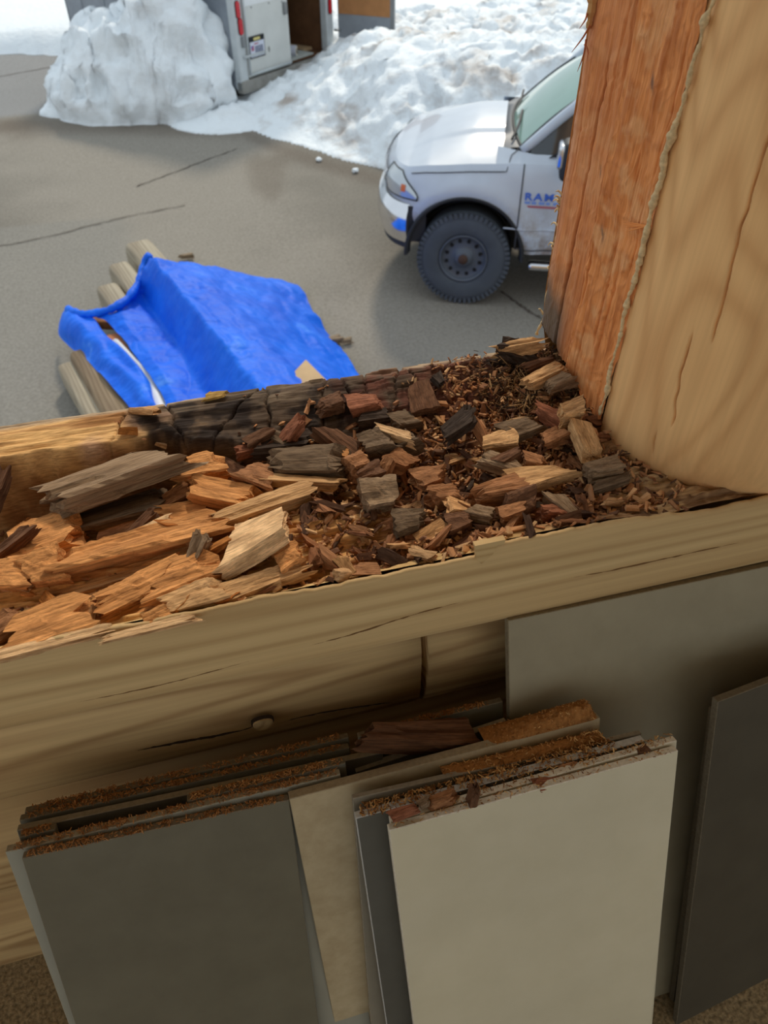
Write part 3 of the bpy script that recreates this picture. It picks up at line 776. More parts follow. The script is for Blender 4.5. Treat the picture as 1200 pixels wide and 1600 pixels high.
def hero(a, b, za, zb_, W, H, color, label, name='wood_chunk', roll=0, s=None, jag=.12, fib=.16, taper=0., catg='wood piece', nx=11, lift=None):
    """a, b: the two ends of the piece in the photograph with their heights over the sill top"""
    p, q = onz(*a, 3.0 + za), onz(*b, 3.0 + zb_)
    L = np.linalg.norm(q - p); ex = (q - p) / L
    ey = np.cross((0, 0, 1.0), ex); ey /= np.linalg.norm(ey); ez = np.cross(ex, ey)
    r = radians(roll); ey, ez = ey * cos(r) + ez * sin(r), ez * cos(r) - ey * sin(r)
    s = s if s is not None else hero.k * 13 + 5
    hero.k += 1
    o = bpy.data.objects.new(name, mesh(name, *chunk(L, W, H, s, jag=jag, fib=fib, taper=taper, nx=nx), m_chip))
    COL.objects.link(o)
    m = Matrix.Identity(4); c = (p + q) / 2
    for i in range(3): m[i][0], m[i][1], m[i][2], m[i][3] = ex[i], ey[i], ez[i], c[i]
    o.matrix_world = m; o.color = color
    return tag(o, label, catg)
hero.k = 0
hd = hero
# left part of the hollow
hd((84, 782), (252, 722), -.012, -.006, .060, .030, GREY, 'largest grey weathered wood chunk lying across the left of the hollow', roll=-22, fib=.2)
hd((130, 826), (262, 782), -.038, -.036, .046, .020, DKG, 'flat grey plank piece just under the largest grey chunk', roll=-18)
hd((18, 872), (124, 838), -.034, -.030, .056, .040, ORA, 'broad orange wood block at the left edge below the largest grey chunk', roll=-8, jag=.2)
hd((-25, 888), (46, 828), -.022, -.006, .016, .014, DBR, 'dark brown stick poking in at the left edge over the broad orange block')
hd((-20, 800), (8, 738), -.03, -.01, .016, .016, DBR, 'dark bark scrap cut off by the left edge of the photo')
hd((-30, 912), (48, 900), -.012, -.010, .036, .032, ORA, 'orange wood lump at the left edge left of the cracked orange block', jag=.15)
hd((42, 905), (106, 884), -.012, -.010, .036, .034, ORA, 'cracked orange block at the left end of the long orange splinter', roll=8)
hd((100, 898), (345, 822), -.016, -.014, .034, .032, ORA, 'long thick orange splinter running through the left of the hollow', fib=.22, nx=22, jag=.06)
hd((340, 824), (482, 770), -.014, -.012, .022, .024, TAN, 'thin tan splinter continuing to the right of the long orange splinter', nx=16, jag=.08)
hd((90, 930), (300, 868), -.022, -.02, .026, .018, TAN, 'ragged tan strip along the underside of the long orange splinter', nx=16, fib=.3)
hd((364, 858), (444, 818), -.006, .012, .058, .018, PALE, 'pale ribbed square wood chunk tipped up in the middle foreground', roll=-16, jag=.1, fib=.1)
hd((300, 884), (316, 836), -.012, .006, .014, .013, GREY, 'short grey stub standing left of the pale ribbed chunk')
hd((222, 836), (262, 822), -.02, -.016, .020, .012, PALE, 'small pale flake above the long orange splinter')
hd((302, 766), (392, 782), -.022, -.022, .030, .024, ORA, 'curved orange broken piece in the middle of the hollow')
hd((282, 744), (346, 730), -.028, -.026, .034, .026, ORA, 'orange block with frayed end right of the largest grey chunk', jag=.22)
hd((245, 812), (318, 800), -.034, -.032, .028, .020, ORA, 'orange slab half buried under the flat grey plank', jag=.15)
hd((262, 790), (300, 766), -.036, -.03, .020, .018, BRN, 'brown fragment right of the flat grey plank')
hd((196, 846), (240, 800), -.03, -.012, .014, .010, DBR, 'thin dark crooked twig of wood on the flat grey plank')
hd((160, 846), (220, 826), -.04, -.038, .028, .02, BRN, 'brown piece half hidden below the flat grey plank')
hd((350, 735), (385, 755), -.04, -.04, .028, .026, DBR, 'dark block in the deep shadow left of the long grey stick')
# front left
hd((24, 1000), (136, 962), -.006, -.004, .040, .018, ORA, 'orange wedge on the front lip near the lower left corner of the sill', jag=.2)
hd((-20, 1000), (34, 966), -.012, -.01, .022, .018, BRN, 'brown stub at the left edge beside the orange wedge')
hd((262, 950), (346, 922), -.008, -.006, .030, .022, TAN, 'tan grained block near the front lip below the pale ribbed chunk', fib=.2)
hd((228, 972), (264, 958), -.006, -.006, .016, .014, ORA, 'small orange block at the left end of the tan grained block')
hd((165, 945), (250, 905), -.012, -.010, .034, .016, ORA, 'soft orange crumbling lump in the left foreground', fib=.3, jag=.3)
hd((240, 918), (335, 886), -.010, -.008, .036, .016, ORA, 'soft orange crumbling lump under the short grey stub', fib=.3, jag=.3)
hd((-20, 1030), (170, 984), .000, -.001, .012, .006, PALE, 'long pale splinter along the front lip at the lower left', fib=.3, nx=16)
hd((168, 998), (300, 966), -.001, -.001, .008, .004, PALE, 'thin pale splinter right of the long pale lip splinter', fib=.3, nx=14)
hd((346, 930), (470, 890), -.006, -.006, .020, .014, TAN, 'flat tan strip behind the front lip below the pale ribbed chunk', fib=.25, nx=14)
hd((436, 884), (472, 868), -.004, -.002, .030, .024, ORA, 'orange-brown block standing right of the pale ribbed chunk')
# middle
hd((424, 728), (536, 726), -.012, -.012, .038, .028, DKG, 'long grey stick lying in the middle of the hollow', fib=.14)
hd((382, 742), (428, 756), -.016, -.024, .034, .026, BRN, 'brown split piece at the left end of the long grey stick')
hd((416, 748), (524, 758), -.014, -.016, .016, .014, TAN, 'tan slat in front of the long grey stick', nx=14)
hd((408, 700), (474, 694), -.02, -.02, .032, .020, BLK, 'black slab behind the long grey stick')
hd((446, 688), (472, 656), -.012, .008, .018, .012, RED, 'dark red sliver leaning against the charred rim')
hd((386, 694), (424, 676), -.014, -.008, .014, .010, DBR, 'dark flat splinter left of the dark red sliver')
hd((370, 708), (412, 698), -.022, -.02, .014, .012, RED, 'reddish scrap at the left end of the black slab')
hd((424, 680), (450, 694), -.012, -.016, .014, .012, DKG, 'small grey bit between the dark splinter and dark red sliver')
hd((508, 674), (552, 706), -.004, -.018, .026, .012, DBR, 'dark brown board leaning right of the dark red sliver')
hd((508, 704), (542, 710), -.008, -.01, .012, .010, ORA, 'small orange chip on the right end of the long grey stick')
hd((592, 672), (642, 688), -.002, -.004, .012, .010, PALE, 'pale tan stick below the reddish block on the rim')
hd((574, 704), (612, 688), -.012, -.004, .034, .026, DKG, 'grey-brown block tilted below the pale tan stick')
hd((546, 738), (572, 724), -.012, -.008, .026, .024, BRN, 'brown block at the right end of the long grey stick')
hd((568, 752), (596, 732), -.012, -.004, .018, .020, DBR, 'dark brown block leaning right of the long grey stick')
hd((594, 746), (608, 722), -.012, -.002, .014, .014, BRN, 'upright brown stub right of the dark leaning block')
hd((568, 784), (614, 776), -.008, -.006, .036, .034, GREY, 'grey cube-shaped block in the middle of the debris', roll=12, jag=.1)
hd((614, 822), (662, 814), -.008, -.008, .026, .022, DKG, 'dark grey grained block in front of the cube-shaped block')
hd((620, 700), (650, 688), -.016, -.01, .020, .020, DKG, 'dark stub right of the tilted grey-brown block')
hd((608, 716), (640, 728), -.01, -.014, .022, .016, BRN, 'brown ribbed chip right of the upright stub')
# blocks cracked out of the charred rim
hd((546, 634), (592, 628), -.008, -.008, .032, .014, RED, 'square reddish block on the charred rim', jag=.05)
hd((560, 660), (606, 652), -.018, -.018, .020, .020, BLK, 'black grained block below the square reddish block', jag=.06)
hd((612, 664), (648, 656), -.020, -.02, .022, .018, DKG, 'dark grey block at the foot of the charred rim right of the black block', jag=.06)
hd((652, 606), (664, 644), -.004, -.014, .032, .012, DBR, 'dark brown ribbed slab on the charred rim', jag=.05)
hd((500, 640), (534, 628), -.008, -.006, .026, .014, DBR, 'dark rounded flake on the charred rim', fib=.3)
hd((322, 620), (352, 616), .0, .0, .012, .004, (*lin(206, 168, 96), 1), 'yellowish flake on the outer edge of the sill above the tarp')
hd((680, 588), (690, 600), .0, .0, .012, .012, BLK, 'small black nub on the outer edge of the sill')
# right heap
hd((696, 680), (736, 648), -.012, .010, .030, .010, BLK, 'black plank standing on edge left of the fibrous debris', jag=.2)
hd((758, 698), (802, 688), -.006, -.004, .024, .018, TAN, 'tan weathered piece in the right heap behind the grey sliver', fib=.2)
hd((754, 716), (814, 738), -.004, -.006, .018, .016, GREY, 'grey-brown sliver in the right heap', fib=.2)
hd((812, 756), (884, 742), -.002, -.002, .026, .020, TAN, 'large tan-orange wedge in the right heap', taper=.5)
hd((744, 778), (806, 764), -.006, -.004, .026, .022, BRN, 'brown brick-like block in the right heap', jag=.15)
hd((790, 796), (832, 778), -.004, .000, .028, .024, DBR, 'dark brown block standing right of the brown brick-like block', roll=25)
hd((782, 808), (816, 802), -.004, -.003, .020, .018, BRN, 'small brown ribbed block at the front of the right heap')
hd((846, 804), (878, 800), -.002, -.002, .014, .014, RED, 'small reddish block at the front right of the heap')
hd((866, 780), (892, 804), .000, -.002, .016, .014, GREY, 'small grey block beside the small reddish block')
hd((874, 656), (908, 642), .010, .014, .022, .022, TAN, 'tan block against the foot of the log post')
hd((842, 640), (878, 660), .004, .000, .018, .014, RED, 'reddish sliver left of the tan block at the post foot')
hd((826, 602), (876, 574), .012, .022, .018, .016, TAN, 'upper grey-tan stick wedged under the stripped post face')
hd((856, 606), (892, 592), .014, .02, .016, .014, GREY, 'lower short stick wedged under the stripped post face')
hd((820, 576), (864, 562), .004, .012, .012, .010, DBR, 'dark stick behind the two sticks under the post')
hd((792, 680), (840, 664), -.002, .002, .024, .014, DKG, 'dark grey flat chip below the fibrous debris')
hd((908, 668), (926, 712), .012, .008, .026, .012, TAN, 'tan shim standing against the round post foot', jag=.06)
hd((918, 738), (964, 726), .002, .006, .022, .012, GREY, 'grey shim lying against the round post foot', jag=.06)
hd((926, 764), (980, 746), -.002, .000, .014, .008, DKG, 'dark flat sliver in front of the grey shim')
hd((700, 820), (735, 812), -.006, -.006, .020, .016, DBR, 'dark brown block in the front middle of the debris')
hd((676, 780), (716, 770), -.008, -.006, .020, .018, BRN, 'brown block between the cube-shaped block and the brick-like block')
hd((650, 752), (690, 744), -.008, -.006, .022, .016, BRN, 'ribbed brown piece right of the upright stub')
hd((736, 800), (770, 806), -.004, -.004, .016, .012, GREY, 'greenish-grey nugget at the front of the heap')
hd((850, 690), (880, 680), .0, .002, .018, .014, BRN, 'brown chip left of the tan shim')
hd((780, 722), (812, 706), .0, .004, .014, .010, DBR, 'dark thin chip between the grey sliver and the shims')
hd((820, 716), (850, 726), .002, .0, .016, .012, BRN, 'flat brown chip above the large tan-orange wedge')
# charred nub at the outer corner beside the post
hd((776, 556), (832, 566), .004, .000, .034, .034, BLK, 'fuzzy charred nub at the outer corner beside the post', fib=.35, jag=.3)
hd((780, 548), (838, 536), .012, .026, .014, .014, TAN, 'torn tan crust on top of the charred nub', fib=.4, jag=.3)

# smaller chips: a few shared shapes, copied one by one
VAR = [mesh('chip', *chunk(1.0, random.uniform(.35, .8), random.uniform(.25, .55), 500 + k * 7, ns=8, nx=3, jag=.22, fib=.3), m_chip) for k in range(16)]
KINDS = {
 'dark': ('small dark brown rotten chip strewn in the hollowed sill', 'small dark chips in the hollow', [lin(112, 78, 56), lin(92, 66, 50), lin(120, 82, 58), lin(80, 64, 52)]),
 'mid': ('small reddish-brown rotten chip strewn in the hollowed sill', 'small reddish-brown chips in the hollow', [lin(172, 118, 80), lin(154, 104, 72), lin(182, 130, 90)]),
 'tan': ('small pale tan splinter chip strewn in the hollowed sill', 'small tan chips in the hollow', [lin(212, 164, 114), lin(198, 150, 100), lin(222, 178, 130)]),
 'ora': ('small bright orange chip strewn in the left of the hollowed sill', 'small orange chips in the hollow', [lin(212, 138, 70), lin(198, 122, 58)])}
def scatter_pt():
    while True:
        x, y = random.uniform(0, 960), random.uniform(640, 980)
        p = onz(x, y, 2.985)
        w = p[1] - 0.425
        if not (0.014 < w < 0.31 and -0.33 < p[0] < 0.41): continue
        dens = np.interp(x, [0, 250, 420, 560, 700, 880, 960], [.12, .18, .35, .9, 1.0, .9, .25])
        if w > 0.24: dens *= 0.25 if x < 640 else 0.7
        if random.random() < dens: return p
def zsill(X, Y): return 3.0 + float(sill_h(np.array([X]), np.array([Y - 0.425]))[0][0])
heap = lambda X, w: 0.012 * sstep(0.12, 0.3, X) * sstep(0.02, 0.08, w)
for k in range(300):
    p = scatter_pt(); X, Y = p[0], p[1]
    if X < -0.02: kd_ = random.choices(['ora', 'tan', 'mid'], [5, 3, 2])[0]
    else: kd_ = random.choices(['dark', 'mid', 'tan'], [4, 5, 3])[0]
    lab, grp, cs = KINDS[kd_]
    S = random.uniform(.010, .022)
    if k < 70: S = random.uniform(.018, .030)
    o = bpy.data.objects.new('wood_chip', VAR[k % 16]); COL.objects.link(o)
    o.scale = (S, S * random.uniform(.6, 1.1), S * random.uniform(.6, 1.1))
    o.rotation_euler = (random.uniform(-.7, .7), random.uniform(-.45, .45), random.gauss(0.15, 0.8))
    o.location = (X, Y, zsill(X, Y) + S * 0.22 + float(heap(X, Y - .425)) * random.random())
    c = random.choice(cs); v = random.uniform(.8, 1.15)
    o.color = (c[0] * v, c[1] * v, c[2] * v, 1)
    tag(o, lab, 'wood chip', grp)

# crumbs and fibres: too many to count
def flakes(pts, smin, smax, flat=0.5, long=2.2, seed=3, cols=None):
    r = np.random.default_rng(seed); n = len(pts)
    B = np.array([(-1, -.7, -.5), (1, -.5, -.6), (.9, .6, -.4), (-.8, .7, -.6), (-.9, -.5, .5), (1.1, -.4, .4), (.7, .5, .6), (-1, .6, .4)])
    FB = np.array([(0, 3, 2, 1), (4, 5, 6, 7), (0, 1, 5, 4), (2, 3, 7, 6), (1, 2, 6, 5), (0, 4, 7, 3)])
    S = r.uniform(smin, smax, n)[:, None, None] * np.stack([r.uniform(1, long, n), r.uniform(.5, 1, n), flat * r.uniform(.6, 1.2, n)], -1)[:, None, :]
    V = B[None] * S * (1 + .3 * r.uniform(-1, 1, (n, 8, 3)))
    a, b, c = r.uniform(0, 2 * pi, n), r.normal(0, .5, n), r.normal(0, .5, n)
    Rz = np.zeros((n, 3, 3)); Rz[:, 0, 0] = np.cos(a); Rz[:, 0, 1] = -np.sin(a); Rz[:, 1, 0] = np.sin(a); Rz[:, 1, 1] = np.cos(a); Rz[:, 2, 2] = 1
    Ry = np.zeros((n, 3, 3)); Ry[:, 0, 0] = np.cos(b); Ry[:, 0, 2] = np.sin(b); Ry[:, 2, 0] = -np.sin(b); Ry[:, 2, 2] = np.cos(b); Ry[:, 1, 1] = 1
    Rx = np.zeros((n, 3, 3)); Rx[:, 1, 1] = np.cos(c); Rx[:, 1, 2] = -np.sin(c); Rx[:, 2, 1] = np.sin(c); Rx[:, 2, 2] = np.cos(c); Rx[:, 0, 0] = 1
    V = np.einsum('nij,nkj->nki', Rz @ Ry @ Rx, V) + np.asarray(pts)[:, None, :]
    F = (FB[None] + 8 * np.arange(n)[:, None, None]).reshape(-1, 4)
    pal = np.array(cols); cc = pal[r.integers(0, len(pal), n)] * r.uniform(.75, 1.2, n)[:, None]
    return (V.reshape(-1, 3), F), np.repeat(cc, 8, 0)
m_crumb = attrmat('wood_crumbs', 0.9, (400, 400, 400), 0.4, 0.2, 0.0005, (0.6, 0.55, 0.5))
r = np.random.default_rng(5)
pts = []
Xr, Wr = r.uniform(-0.33, 0.45, 60000), r.uniform(0.008, 0.325, 60000)
den = np.interp(Xr, [-.33, -.05, .08, .16, .3, .42, .45], [.10, .13, .35, .8, 1, .9, .3]) * np.where(Wr > .24, np.where(Xr > .26, .8, .03), 1) * np.where(Wr < .03, .35, 1)
den *= sstep(.25, .6, fbm(Xr * 30, Wr * 30, 0, 5, 3))
keep = r.uniform(0, 1, 60000) < den * 0.42
Xr, Wr = Xr[keep], Wr[keep]
hz_ = sill_h(Xr, Wr)[0]
P3 = np.stack([Xr, Wr + .425, 3.0 + hz_ + 0.0008 + heap(Xr, Wr) * r.uniform(0, 1, len(Xr)) * 0.6], -1)
Xm, Wm = r.uniform(-0.1, 0.42, 5000), r.uniform(0.014, 0.30, 5000)
dm = np.interp(Xm, [-.1, .05, .14, .38, .42], [.1, .3, 1, 1, .3]) * np.where(Wm > .24, np.where(Xm > .25, .7, .08), 1) * sstep(.3, .55, fbm(Xm * 22, Wm * 22, 0, 15, 3))
km = r.uniform(0, 1, 5000) < dm * .42
Xm, Wm = Xm[km], Wm[km]
Pm = np.stack([Xm, Wm + .425, 3.0 + sill_h(Xm, Wm)[0] + 0.002 + heap(Xm, Wm) * r.uniform(0, 1, len(Xm)) * .8], -1)
vm, cm = flakes(Pm, .0028, .0062, .6, 1.9, 8, [lin(176, 124, 84), lin(150, 104, 72), lin(206, 156, 108), lin(120, 84, 62), lin(196, 140, 94)])
vf, cc = flakes(P3, .0009, .0034, .55, 2.0, 5, [lin(164, 112, 74), lin(128, 86, 60), lin(196, 144, 98), lin(216, 172, 124), lin(100, 72, 54), lin(178, 122, 80)])
mk('wood_crumbs', (np.vstack([vf[0], vm[0]]), np.vstack([vf[1], vm[1] + len(vf[0])])), m_crumb, smooth=False, col=np.vstack([cc, cm]), label='loose crumbs and slivers of rotten wood covering the hollowed sill', cat='wood crumbs', kind='stuff')
# dark fibrous tangle beside the charred nub
Xf = r.uniform(.30, .43, 3500); Wf = r.uniform(.16, .315, 3500)
k_ = r.uniform(0, 1, 3500) < np.exp(-(((Xf - .365) / .05) ** 2 + ((Wf - .25) / .06) ** 2))
Xf, Wf = Xf[k_], Wf[k_]
P3 = np.stack([Xf, Wf + .425, 3.0 + sill_h(Xf, Wf)[0] + r.uniform(0, .016, len(Xf))], -1)
vf, cc = flakes(P3, .0006, .0016, .7, 7, 6, [lin(92, 66, 44), lin(60, 46, 36), lin(132, 100, 66), lin(170, 132, 88)])
mk('fibre_tangle', vf, m_crumb, col=cc, label='matted dark wood fibre between charred nub and post foot', cat='wood fibre', kind='stuff')

# ------------------------------------------------------------------ leaning tiles
def tilemat(name, c, c2, edge, rough=0.55, sc=18, var=.5):
    m, nt, b = newmat(name, rough, 0.35)
    n = N(nt, 'ShaderNodeTexNoise', i_Scale=sc, i_Detail=7.0, i_Roughness=0.6)
    nt.links.new(coords(nt), n.inputs['Vector'])
    r = ramp(nt, [(0.3, c), (0.7, c2)]); nt.links.new(n.outputs[0], r.inputs[0])
    n2 = N(nt, 'ShaderNodeTexNoise', i_Scale=3.0, i_Detail=2.0)
    nt.links.new(coords(nt), n2.inputs['Vector'])
    r2 = ramp(nt, [(0.35, (.86, .86, .86)), (0.7, (1.08, 1.06, 1.02))]); nt.links.new(n2.outputs[0], r2.inputs[0])
    nt.links.new(mixc(nt, var, r.outputs[0], r2.outputs[0], 'MULTIPLY'), b.inputs['Base Color'])
    bump(nt, b, n.outputs[0], 0.05, 0.001)
    e, nt2, b2 = newmat(name + '_edge', 0.9, 0.1)
    n3 = N(nt2, 'ShaderNodeTexNoise', i_Scale=260.0, i_Detail=4.0)
    nt2.links.new(coords(nt2), n3.inputs['Vector'])
    r3 = ramp(nt2, [(0.35, tuple(x * .8 for x in edge)), (0.65, edge)]); nt2.links.new(n3.outputs[0], r3.inputs[0])
    nt2.links.new(r3.outputs[0], b2.inputs['Base Color'])
    return m, e
T_WHITE = tilemat('offwhite_tile', lin(206, 193, 162), lin(213, 200, 170), lin(226, 214, 192))
T_CHAR = tilemat('charcoal_tile', lin(88, 84, 74), lin(98, 94, 84), lin(196, 192, 184))
T_TAUPE = tilemat('taupe_tile', lin(132, 122, 104), lin(142, 132, 113), lin(150, 138, 118))
T_BEIGE = tilemat('beige_stone_tile', lin(172, 150, 114), lin(194, 174, 138), lin(166, 148, 118), sc=40)
T_DARK = tilemat('dark_grey_tile', lin(102, 94, 75), lin(112, 104, 84), lin(132, 120, 100))
T_GREY = tilemat('light_grey_tile', lin(150, 145, 128), lin(158, 153, 136), lin(170, 160, 138))
T_OLIVE = tilemat('olive_grey_tile', lin(112, 106, 90), lin(124, 118, 101), lin(128, 116, 96))
T_WIDE = tilemat('grey_green_tile', lin(144, 131, 104), lin(156, 143, 115), lin(146, 132, 106))
T_BLACK = tilemat('dark_slate_tile', lin(72, 64, 50), lin(80, 72, 57), lin(120, 108, 88))
T_SLATE = tilemat('slate_tile', lin(96, 90, 78), lin(106, 100, 88), lin(150, 140, 122))
FLOORZ = 2.25
TI = {}
def tile(key, A, B, Y0, z0, lean, mats, label, length=0.61, thick=0.009, name='tile', width=None, yaw=0.0):
    """A, B: left and right ends of the upper front edge in the photograph; the tile leans in a plane tilted by lean"""
    ph = radians(lean); yw = radians(yaw); n = np.array([sin(yw) * cos(ph), -cos(yw) * cos(ph), sin(ph)])
    P0x = 0.0 if not yaw else float(ony(*A, Y0)[0])
    a, b = onp(*A, (P0x, Y0, z0), n), onp(*B, (P0x, Y0, z0), n)
    ex = b - a; W = np.linalg.norm(ex); ex /= W
    if width: W = width
    dn = np.cross(n, ex); dn /= np.linalg.norm(dn)
    if dn[2] > 0: dn = -dn
    # keep the lowest corner on the floor
    lo = min(a[2], (a + ex * W)[2])
    L = min(length, (lo - FLOORZ - 0.0005) / -dn[2])
    bm = bmesh.new()
    V, F = box(0, W, 0, L, -thick, 0)
    vs = [bm.verts.new(a + ex * v[0] + dn * v[1] + n * v[2]) for v in V]
    for f in F: bm.faces.new([vs[i] for i in f])
    bmesh.ops.recalc_face_normals(bm, faces=bm.faces[:])
    bmesh.ops.bevel(bm, geom=bm.edges[:], offset=0.0007, segments=1, affect='EDGES')
    bm.verts.index_update()
    Vv = np.array([v.co[:] for v in bm.verts]); Ff = [[v.index for v in f.verts] for f in bm.faces]
    mi = [0 if abs(f.normal @ Vector(n)) > 0.9 else 1 for f in bm.faces]
    bm.free()
    o = mk(name, (Vv, Ff), mats[0], label=label, cat='tile')
    o.data.materials.append(mats[1]); o.data.polygons.foreach_set('material_index', mi)
    TI[key] = (a, ex, dn, n, W, L, thick)
    return o
# right-hand stack, front to back
tile('w1', (608, 1298), (1060, 1173), .281, 2.816, 19.0, T_WHITE, 'front off-white tile of the right-hand stack', thick=.0085)
tile('w2', (610, 1284), (1058, 1157), .2925, 2.817, 18.9, T_WHITE, 'second off-white tile directly behind the front off-white tile', thick=.008)
tile('c1', (556, 1279), (1008, 1157), .304, 2.812, 18.8, T_CHAR, 'charcoal tile with pale cut edge behind the off-white tiles', thick=.009)
tile('g1', (551, 1248), (1003, 1146), .322, 2.814, 18.7, T_TAUPE, 'thin taupe tile with ribbed edge behind the charcoal tile', thick=.006)
tile('b1', (452, 1249), (938, 1122), .340, 2.81, 18.6, T_BEIGE, 'tall beige stone tile between the dark and off-white stacks', thick=.011)
tile('s0', (556, 1206), (792, 1128), .372, 2.80, 18.5, T_SLATE, 'dark slate tile behind the beige tile under the brown wood block', thick=.008)
tile('s1', (560, 1152), (786, 1096), .398, 2.81, 18.4, T_DARK, 'dark tile with dusty edge against the log behind the brown wood block', thick=.008)
# left-hand stack
tile('d1', (34, 1342), (452, 1250), .340, 2.80, 21.2, T_DARK, 'large dark grey front tile with a rust stain on the left', thick=.009)
tile('l1', (8, 1332), (532, 1210), .352, 2.80, 20.9, T_GREY, 'light grey tile behind the dark front tile showing at its left side', thick=.009, length=.9)
tile('d3', (292, 1252), (540, 1192), .363, 2.80, 20.6, T_OLIVE, 'short olive grey tile with sawdust in the left-hand stack', thick=.009)
tile('x1', (30, 1308), (86, 1296), .366, 2.80, 20.6, T_OLIVE, 'narrow tile offcut at the left end of the left-hand stack', thick=.009)
tile('d4', (26, 1298), (598, 1176), .378, 2.80, 20.2, T_SLATE, 'long slate tile in the middle of the left-hand stack', thick=.008)
tile('d5', (30, 1282), (546, 1168), .393, 2.80, 19.8, T_OLIVE, 'olive tile with dusty edge, second from the log in the left-hand stack', thick=.008)
tile('d6', (38, 1270), (545, 1152), .404, 2.80, 19.4, T_OLIVE, 'olive tile leaning right against the log in the left-hand stack', thick=.008)
# big tiles on the right
tile('r0', (794, 970), (1204, 884), .416, 2.885, 20.8, T_WIDE, 'wide grey-green tile leaning up to the underside of the sill', thick=.010, length=.8, width=.62)
tile('r2', (1122, 1097), (1203, 1066), .318, 2.822, 17.5, T_BLACK, 'front dark slate tile at the right edge of the photo', thick=.009, length=.7, width=.40, yaw=5.9)
tile('r1', (1116, 1112), (1198, 1081), .330, 2.79, 17.2, T_BLACK, 'dark tile just behind the slate tile at the right edge', thick=.009, length=.7, width=.40, yaw=5.9)

m_dust = attrmat('sawdust', 0.95, (500, 500, 500), 0.4, 0.1, 0.0005, (0.6, 0.55, 0.5))
DC = [lin(190, 138, 80), lin(160, 108, 58), lin(214, 168, 108), lin(132, 86, 46)]
DCr = [lin(168, 116, 66), lin(142, 92, 50), lin(184, 130, 78)]
def dust(key, u0, u1, n, label, hmax=0.004, cols=DC, seed=1, smin=.0003, smax=.0010, long=3, shape=None, spread=None, body=0.0):
    a, ex, dn, nn, W, L, th = TI[key]
    r = np.random.default_rng(seed)
    u = r.uniform(u0, u1, n); v = r.uniform(0, 1, n)
    prof = shape(u) if shape else np.ones(n)
    dens = fbm(u * 25, 0 * u, 0, seed, 3)
    k = r.uniform(0, 1, n) < np.clip((dens - .2) * 2, .15, 1) * np.clip(prof, .1, 1)
    u, v, prof = u[k], v[k], prof[k]
    sp = spread or th
    P = a + np.outer(u * W, ex) - np.outer(v * sp, nn) + np.outer(np.ones(len(u)), (0, 0, .0006))
    P[:, 2] += hmax * prof * np.sin(pi * np.clip(v, .05, .95)) * r.uniform(0, 1, len(u))
    vf, cc = flakes(P, smin, smax, .45, long, seed, cols)
    if body:
        bu, bv = np.meshgrid(np.linspace(u0, u1, 90), np.linspace(0, 1, 11), indexing='ij')
        bp = a + bu[..., None] * W * ex - bv[..., None] * sp * nn
        hb = hmax * body * (shape(bu) if shape else 1) * np.sin(pi * bv) ** .7 * (.7 + .6 * fbm(bu * 40, bv * 5, 0, seed, 3))
        bp[..., 2] += hb - .0006
        fv, ff = grid(bp); nn_ = np.clip(fbm(bu * 200, bv * 40, 0, seed + 2, 3), 0, 1).ravel()[:, None]
        vf = (np.vstack([vf[0], fv]), np.vstack([vf[1], ff + len(vf[0])]))
        cc = np.vstack([cc, np.array(cols[1]) * (.6 + .8 * nn_)])
    mk('sawdust', vf, m_dust, col=cc, label=label, cat='sawdust', kind='stuff')
dust('w1', .0, .97, 300, 'sparse sawdust on the edge of the front off-white tile', seed=1, cols=DC)
dust('w2', .03, .99, 600, 'shavings along the edge of the second off-white tile', .004, seed=2, spread=.012)
dust('c1', .02, .90, 1700, 'pale shavings along the pale edge of the charcoal tile', .006, seed=3, spread=.015, smax=.0013)
dust('g1', .30, .86, 1700, 'heaped shavings on the ribbed edge of the taupe tile', .016, seed=4, spread=.016, body=.55, shape=lambda u: np.clip((u - .3) / .5, 0, 1) * sstep(.88, .84, u), smax=.0012)
dust('b1', .62, .99, 5000, 'brown sawdust ramp on top of the beige tile', .022, seed=5, cols=DC + DCr, smin=.0004, smax=.0009, long=2, spread=.03, shape=lambda u: np.clip((u - .62) / .3, 0, 1) * sstep(1.0, .965, u), body=.8)
dust('d1', .02, .98, 1400, 'rusty sawdust on the edge of the dark front tile', .003, seed=6, cols=DCr)
dust('l1', .02, .99, 1600, 'rusty sawdust on the edge of the light grey tile', .004, seed=7, cols=DCr)
dust('d3', .02, .98, 1600, 'rusty sawdust on the short olive tile', .005, seed=8, cols=DCr + DC[:1])
dust('d5', .02, .97, 1500, 'rusty sawdust on the dusty-edged olive tile', .004, seed=9, cols=DCr)
dust('d6', .02, .97, 1500, 'rusty sawdust on the olive tile against the log', .005, seed=10, cols=DCr)
dust('x1', .05, .95, 250, 'rusty sawdust on the narrow offcut', .003, seed=11, cols=DCr)
dust('s1', .3, .9, 700, 'dark sawdust on the dusty tile behind the brown block', .003, seed=12, cols=DCr)

